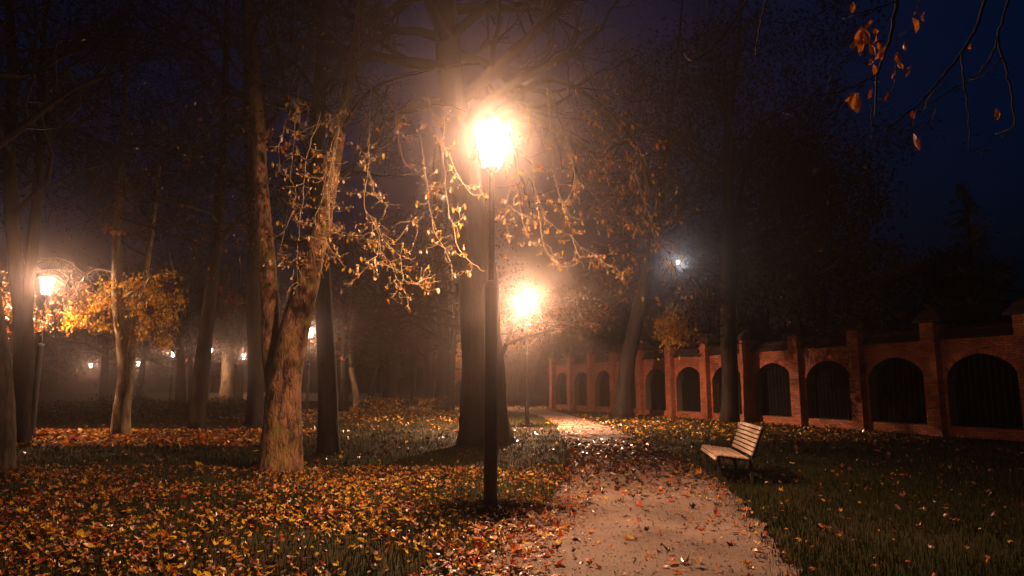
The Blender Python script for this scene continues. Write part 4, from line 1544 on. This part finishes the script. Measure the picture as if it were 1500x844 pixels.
# beyond the wall: broad tree, conifer, bushes ------------------------
def leafy_mass(name, label, cat, centre, radii, n, size, cols, base, trunk_r=0.2, group=None, shape=QUAD, kids=(5, 4), twig='twig_dark'):
    t = thing(name, (base[0], base[1], 0), label, cat, group)
    tb = MB()
    trunk_mesh(tb, [np.array([base[0], base[1], -0.1]), np.array([base[0], base[1], centre[2] * 0.5]), np.array(centre)], [trunk_r, trunk_r * 0.8, trunk_r * 0.3], 12, 20, 0.2)
    tb.build('trunk' if cat == 'tree' else 'stem', M['bark_dark'], t, True)
    bb, lb, tips = MB(), MB(), []
    nb = 14 if cat == 'tree' else 7
    for j in range(nb):
        dr = unit(rng.normal(0, 1, 3) * np.array(radii))
        grow(bb, np.array(centre) + np.array([0, 0, -radii[2] * 0.5 + radii[2] * 0.9 * j / nb]), dr, min(radii) * 0.9, trunk_r * 0.35, 0, len(kids), kids, tips, 0.02, 0.25, 0.014)
    bb.build('crown', M[twig], t, True)
    w = np.array([c[1] for c in cols], float)
    w /= w.sum()
    nclump = max(8, n // 90)
    for c in range(nclump):
        u_ = unit(rng.normal(0, 1, 3)) * rng.uniform(0.25, 1.0)**0.6
        cc = np.array(centre) + u_ * np.array(radii)
        rc = 0.28 * min(radii) * rng.uniform(0.6, 1.3)
        for _ in range(n // nclump):
            p = cc + rng.normal(0, rc * 0.5, 3)
            if p[2] < 0.05:
                p[2] = rng.uniform(0.05, 0.4)
            s = size * rng.uniform(0.6, 1.3)
            lb.add(p + (shape[0] * s) @ rot(rng.uniform(0, 6.28), rng.normal(-0.7, 0.6), rng.normal(0, 0.6)).T, shape[1], cols[rng.choice(len(cols), p=w)][0])
    lb.build('leaves', LEAFM, t)
    return t


leafy_mass('tree', 'broad dark tree crown rising beyond the brick wall right of the tall trunk', 'tree', (15.0, 36, 9.4), (5.6, 4, 6.4), 16000, 0.28, [(DRK, 5), (OLI, 1)], (15, 36), 0.4)
leafy_mass('tree', 'dark tree beyond the wall between the broad crown and the conifer', 'tree', (20.0, 33, 5.0), (3.4, 3, 3.4), 6000, 0.26, [(DRK, 5), (OLI, 1)], (20, 33), 0.25)
leafy_mass('bush', 'leafy bush peeping over the wall top beneath the broad crown', 'bush', (13.9, 30.5, 3.6), (1.9, 1.2, 1.5), 1300, 0.17, [(DRK, 2), (OLI, 2), (BRO, 1)], (13.9, 30.5), 0.08, 'bushes beyond the brick wall')
leafy_mass('bush', 'tall olive bush beyond the wall in front of the conifer', 'bush', (19.2, 27.5, 4.3), (2.0, 1.4, 2.4), 1700, 0.17, [(DRK, 2), (OLI, 3)], (19.2, 27.5), 0.09, 'bushes beyond the brick wall')
leafy_mass('bush', 'greenish bush beyond the wall at the right edge of the photo', 'bush', (21.6, 26.5, 4.6), (1.5, 1.3, 2.0), 1200, 0.17, [(DRK, 1), (OLI, 3)], (21.6, 26.5), 0.09, 'bushes beyond the brick wall')

cf = at(1442, 600, 34)
t = thing('conifer', (cf[0], cf[1], 0), 'dark pointed conifer silhouetted against the sky beyond the brick wall', 'tree')
tb, nb_ = MB(), MB()
topz = at(1442, 268, 34)[2]
trunk_mesh(tb, [np.array([cf[0], cf[1], -0.1]), np.array([cf[0], cf[1], topz * 0.6]), np.array([cf[0] + 0.1, cf[1], topz])], [0.28, 0.16, 0.02], 10, 20, 0.2)
tb.build('trunk', M['bark_dark'], t, True)
for j in range(150):
    f = (j + rng.uniform(0, 1)) / 150
    z = 1.0 + (topz - 1.0) * f
    Lb = (0.25 + 3.6 * (1 - f)**0.9) * rng.uniform(0.7, 1.15)
    az = rng.uniform(0, 6.28)
    p0 = np.array([cf[0], cf[1], z])
    dr = np.array([math.cos(az), math.sin(az), 0.1])
    pts = [p0 + dr * Lb * q + np.array([0, 0, -0.35 * Lb * q * q + 0.12 * Lb * max(0, q - 0.7)]) for q in (0, 0.35, 0.7, 1.0)]
    nb_.tube(pts, [0.03, 0.022, 0.014, 0.006], 4)
    for q in range(int(Lb * 14)):
        w_ = rng.uniform(0.15, 1)
        p = p0 + dr * Lb * w_ + np.array([0, 0, -0.35 * Lb * w_ * w_])
        s = 0.36 * rng.uniform(0.6, 1.2)
        nb_.add(p + rng.normal(0, 0.08, 3) + (QUAD[0] * np.array([0.5, 1, 1]) * s) @ rot(az - 1.57 + rng.normal(0, 0.8), rng.normal(-0.5, 0.3), rng.normal(0, 0.5)).T, QUAD[1])
nb_.build('crown', M['needle'], t)

# hedge and shrubs at the back left ------------------------------------
def foliage_bank(name, label, cat, spans, n, size, cols, group=None):
    base = spans[0][0]
    t = thing(name, (base[0], base[1], 0), label, cat, group)
    st, lb = MB(), MB()
    w = np.array([c[1] for c in cols], float)
    w /= w.sum()
    for (p0, p1, h, wd) in spans:
        p0, p1 = np.array([*p0, 0.0]), np.array([*p1, 0.0])
        ln = np.linalg.norm(p1 - p0)
        for _ in range(int(n * ln)):
            f = rng.uniform(0, 1)
            hh = h * (0.75 + 0.25 * math.sin(f * ln * 1.7) * math.sin(f * ln * 0.6 + 1) + rng.normal(0, 0.06))
            z = hh * math.sqrt(rng.uniform(0.0, 1))
            q = p0 + (p1 - p0) * f + np.array([rng.normal(0, wd * 0.4), rng.normal(0, wd * 0.4), z])
            s = size * rng.uniform(0.6, 1.3)
            lb.add(q + (QUAD[0] * s) @ rot(rng.uniform(0, 6.28), rng.normal(-0.5, 0.6), rng.normal(0, 0.6)).T, QUAD[1], cols[rng.choice(len(cols), p=w)][0])
        for _ in range(int(5 * ln)):
            q = p0 + (p1 - p0) * rng.uniform(0, 1) + np.array([rng.normal(0, wd * 0.3), rng.normal(0, wd * 0.3), -0.05])
            st.tube([q, q + np.array([rng.normal(0, 0.1), rng.normal(0, 0.1), h * 0.5]), q + np.array([rng.normal(0, 0.2), rng.normal(0, 0.2), h * 0.95])], [0.014, 0.01, 0.005], 4)
    st.build('stems', M['twig_dark'], t)['kind'] = 'stuff'
    lb.build('foliage', LEAFM, t)
    return t


foliage_bank('hedge', 'long low dark hedge behind the forked pale trunk', 'hedge', [((-22.5, 27.5), (-9.6, 30.0), 1.15, 1.0)], 420, 0.13, [(DRK, 5), (OLI, 1)])
foliage_bank('hedge', 'low ragged hedge in the fog beyond the slanting dark trunk', 'hedge', [((-24, 43), (-12.5, 41.0), 0.9, 1.0)], 260, 0.15, [(DRK, 4), (BRO, 1), (OLI, 1)])
SHR = [((-7.6, 37.0), 'small leafy shrub left of the three behind the lawn'), ((-6.2, 36.0), 'small leafy shrub in the middle of the three behind the lawn'), ((-4.7, 37.5), 'small leafy shrub right of the three behind the lawn')]
for (p, lab) in SHR:
    foliage_bank('shrub', lab, 'shrub', [((p[0] - 0.5, p[1]), (p[0] + 0.5, p[1]), 0.95, 0.8)], 420, 0.13, [(DRK, 2), (BRO, 2), (YEL, 1)], 'small shrubs behind the lawn')

# far low wall and gate ------------------------------------------------
lw = thing('low_wall', (-30, 78, 0), 'long pale low wall across the park in the distant fog', 'wall')
b = MB()
b.box((-75, 78, -0.1), (-6, 78.4, 0.75))
b.build('wall_body', M['stone'], lw, bevel=0.02)
b = MB()
b.box((-75, 77.92, 0.752), (-6, 78.48, 0.86))
b.build('coping', M['stone'], lw, bevel=0.02)

gw = thing('brick_gateway', (-4.9, 62, 0), 'small distant brick gateway with a pointed arch left of the thickest trunk', 'gateway')
b = MB()
x0, x1, H = -5.7, -2.2, 3.0
cx_, hw = -4.75, 0.42
b.box((x0, 62, -0.1), (cx_ - hw, 62.5, H))
b.box((cx_ + hw, 62, -0.1), (x1, 62.5, H))
dx = np.linspace(-hw, hw, 13)
az = 1.5 + 0.62 * (1 - (np.abs(dx) / hw)**1.7)
v, f = [], []
for d, z in zip(dx, az):
    v += [[cx_ + d, 62, z], [cx_ + d, 62, H], [cx_ + d, 62.5, z], [cx_ + d, 62.5, H]]
for i in range(12):
    a, e = i * 4, i * 4 + 4
    f += [(a, e, e + 1, a + 1), (a + 2, a + 3, e + 3, e + 2), (a, a + 2, e + 2, e)]
b.add(v, f)
b.build('wall_body', M['brick'], gw)
b = MB()
b.box((x0 - 0.15, 61.85, H + 0.002), (x1 + 0.15, 62.65, H + 0.18))
b.build('coping', M['tile'], gw, bevel=0.03)
b = MB()
b.box((cx_ - hw, 62.3, -0.05), (cx_ + hw, 62.36, 2.2))
b.build('gate', M['board'], gw)

# far woods closing the park
wd = MB()
for i in range(90):
    x = rng.uniform(-145, 100)
    y = rng.uniform(108, 140)
    h = rng.uniform(7, 15)
    wd.tube([[x, y, -0.2], [x + rng.normal(0, 0.4), y, h * 0.5], [x + rng.normal(0, 1), y, h]], [0.35, 0.25, 0.06], 6)
    for _ in range(130):
        q = np.array([x, y, h * 0.68]) + rng.normal(0, 1, 3) * np.array([2.2, 1.6, h * 0.2])
        q[2] = max(q[2], 0.8)
        wd.add(q + (QUAD[0] * rng.uniform(0.7, 1.6)) @ rot(rng.uniform(0, 6.28), rng.normal(0, 0.8), rng.normal(0, 0.8)).T, QUAD[1])
tag(wd.build('woods', M['dark_leaf']), kind='stuff')

# ------------------------------------------------------------------ overhanging branches at the top right
ov = thing('tree', (4.9, 3.0, 0), 'tree reaching dark drooping branches with orange leaves into the top right corner', 'tree')
tb = MB()
hub = np.array([3.6, 4.2, 4.9])
trunk_mesh(tb, [np.array([4.9, 3.0, -0.1]), np.array([4.9, 3.0, 2.0]), np.array([4.6, 3.3, 3.8]), hub], [0.22, 0.18, 0.13, 0.06], 16, 30, 0.25)
tb.build('trunk', M['bark_dark'], ov, True)
OV = [
    ([(1316, -14), (1303, 60), (1288, 100), (1281, 171)], 4.6, 0.014), ([(1446, -12), (1427, 46), (1391, 100), (1355, 142), (1295, 192)], 4.7, 0.013),
    ([(1482, -14), (1463, 53), (1473, 100), (1483, 149), (1481, 188), (1458, 196)], 4.4, 0.009), ([(1409, 78), (1412, 124), (1419, 178), (1419, 222)], 4.6, 0.007),
    ([(1463, 53), (1444, 96), (1419, 117), (1377, 142), (1340, 166)], 4.5, 0.008), ([(1468, 85), (1441, 110), (1419, 118)], 4.4, 0.005),
    ([(1384, 121), (1362, 142), (1355, 160), (1339, 167), (1338, 188)], 4.7, 0.005), ([(1373, 156), (1362, 178), (1330, 199)], 4.7, 0.004),
    ([(1312, 4), (1256, 21), (1235, 28)], 4.6, 0.006), ([(1291, 60), (1249, 78), (1220, 107), (1210, 139)], 4.6, 0.006),
    ([(1104, -14), (1071, 36), (1036, 78), (1014, 89), (1002, 78)], 5.4, 0.009), ([(1126, -12), (1114, 36), (1107, 82)], 5.4, 0.011),
    ([(1288, 107), (1231, 135), (1194, 142), (1167, 170), (1146, 165)], 4.6, 0.006), ([(1354, -10), (1343, 11), (1336, 39), (1318, 53)], 4.5, 0.005),
    ([(1419, 222), (1440, 215), (1462, 196)], 4.6, 0.003), ([(1312, 90), (1308, 130), (1296, 148)], 4.6, 0.004), ([(1275, 150), (1278, 190), (1282, 205)], 4.6, 0.004),
]
dr_ = MB()
for pts, Y_, r0 in OV:
    P = [at(p[0], p[1], Y_ + 0.12 * i) for i, p in enumerate(pts)]
    PP, rr = smooth(P, np.linspace(r0, max(r0 * 0.45, 0.0022), len(P)), 6 * len(P))
    PP[1:-1] += rng.normal(0, 0.004, PP[1:-1].shape)
    b = MB()
    b.tube(PP, rr, 7)
    for _ in range(3):
        i = rng.integers(4, len(PP) - 1)
        d = unit(np.array([rng.normal(0, 1), rng.normal(0, 0.4), -0.3]))
        q = [PP[i], PP[i] + d * 0.04, PP[i] + d * 0.07 + np.array([0, 0, 0.015])]
        b.tube(q, [0.003, 0.0028, 0.0035], 5)
    if pts[0][1] < 0:
        far = hub + rng.normal(0, 0.1, 3)
        Q, qr = smooth([far, (far + P[0]) / 2 + np.array([0, 0, 0.35]), P[0]], [0.03, 0.02, r0], 14)
        b.tube(Q, qr, 7)
    b.build('branch', M['twig_dark'], ov, True)
OVL = [(1249, 11), (1346, 30), (1256, 57), (1262, 62), (1274, 36), (1285, 62), (1287, 76), (1278, 95), (1316, 85), (1324, 66), (1307, 109), (1331, 102), (1250, 148), (1254, 153), (1273, 137), (1298, 147), (1341, 208), (1423, 72), (1338, 167), (1462, 170), (1268, 52), (1290, 68), (1283, 44), (1349, 26), (1252, 66), (1266, 46), (1279, 72), (1259, 50), (1290, 82), (1283, 102), (1247, 140), (1318, 97)]
for i, (px_, py_) in enumerate(OVL):
    big_ = i in (2, 3, 4, 5, 6, 12, 13, 1, 16, 20, 24, 27, 30)
    s = (0.135 if big_ else 0.085) * rng.uniform(0.8, 1.15)
    p = at(px_, py_, 4.66 + rng.normal(0, 0.05))
    sh = OVAL[i % 4]
    b = MB()
    b.add(p + (sh[0] * s) @ rot(rng.uniform(0, 6.28), rng.normal(-1.2, 0.4), rng.normal(0, 0.5)).T, sh[1])
    tw = p + np.array([rng.normal(0, 0.01), 0.0, 0.055 * s / 0.1])
    b.tube([p, (p + tw) / 2 + rng.normal(0, 0.004, 3), tw], 0.0012, 4)
    b.build('leaf', M['red'] if i in (16, 15, 14, 18) else M['orange'], ov)
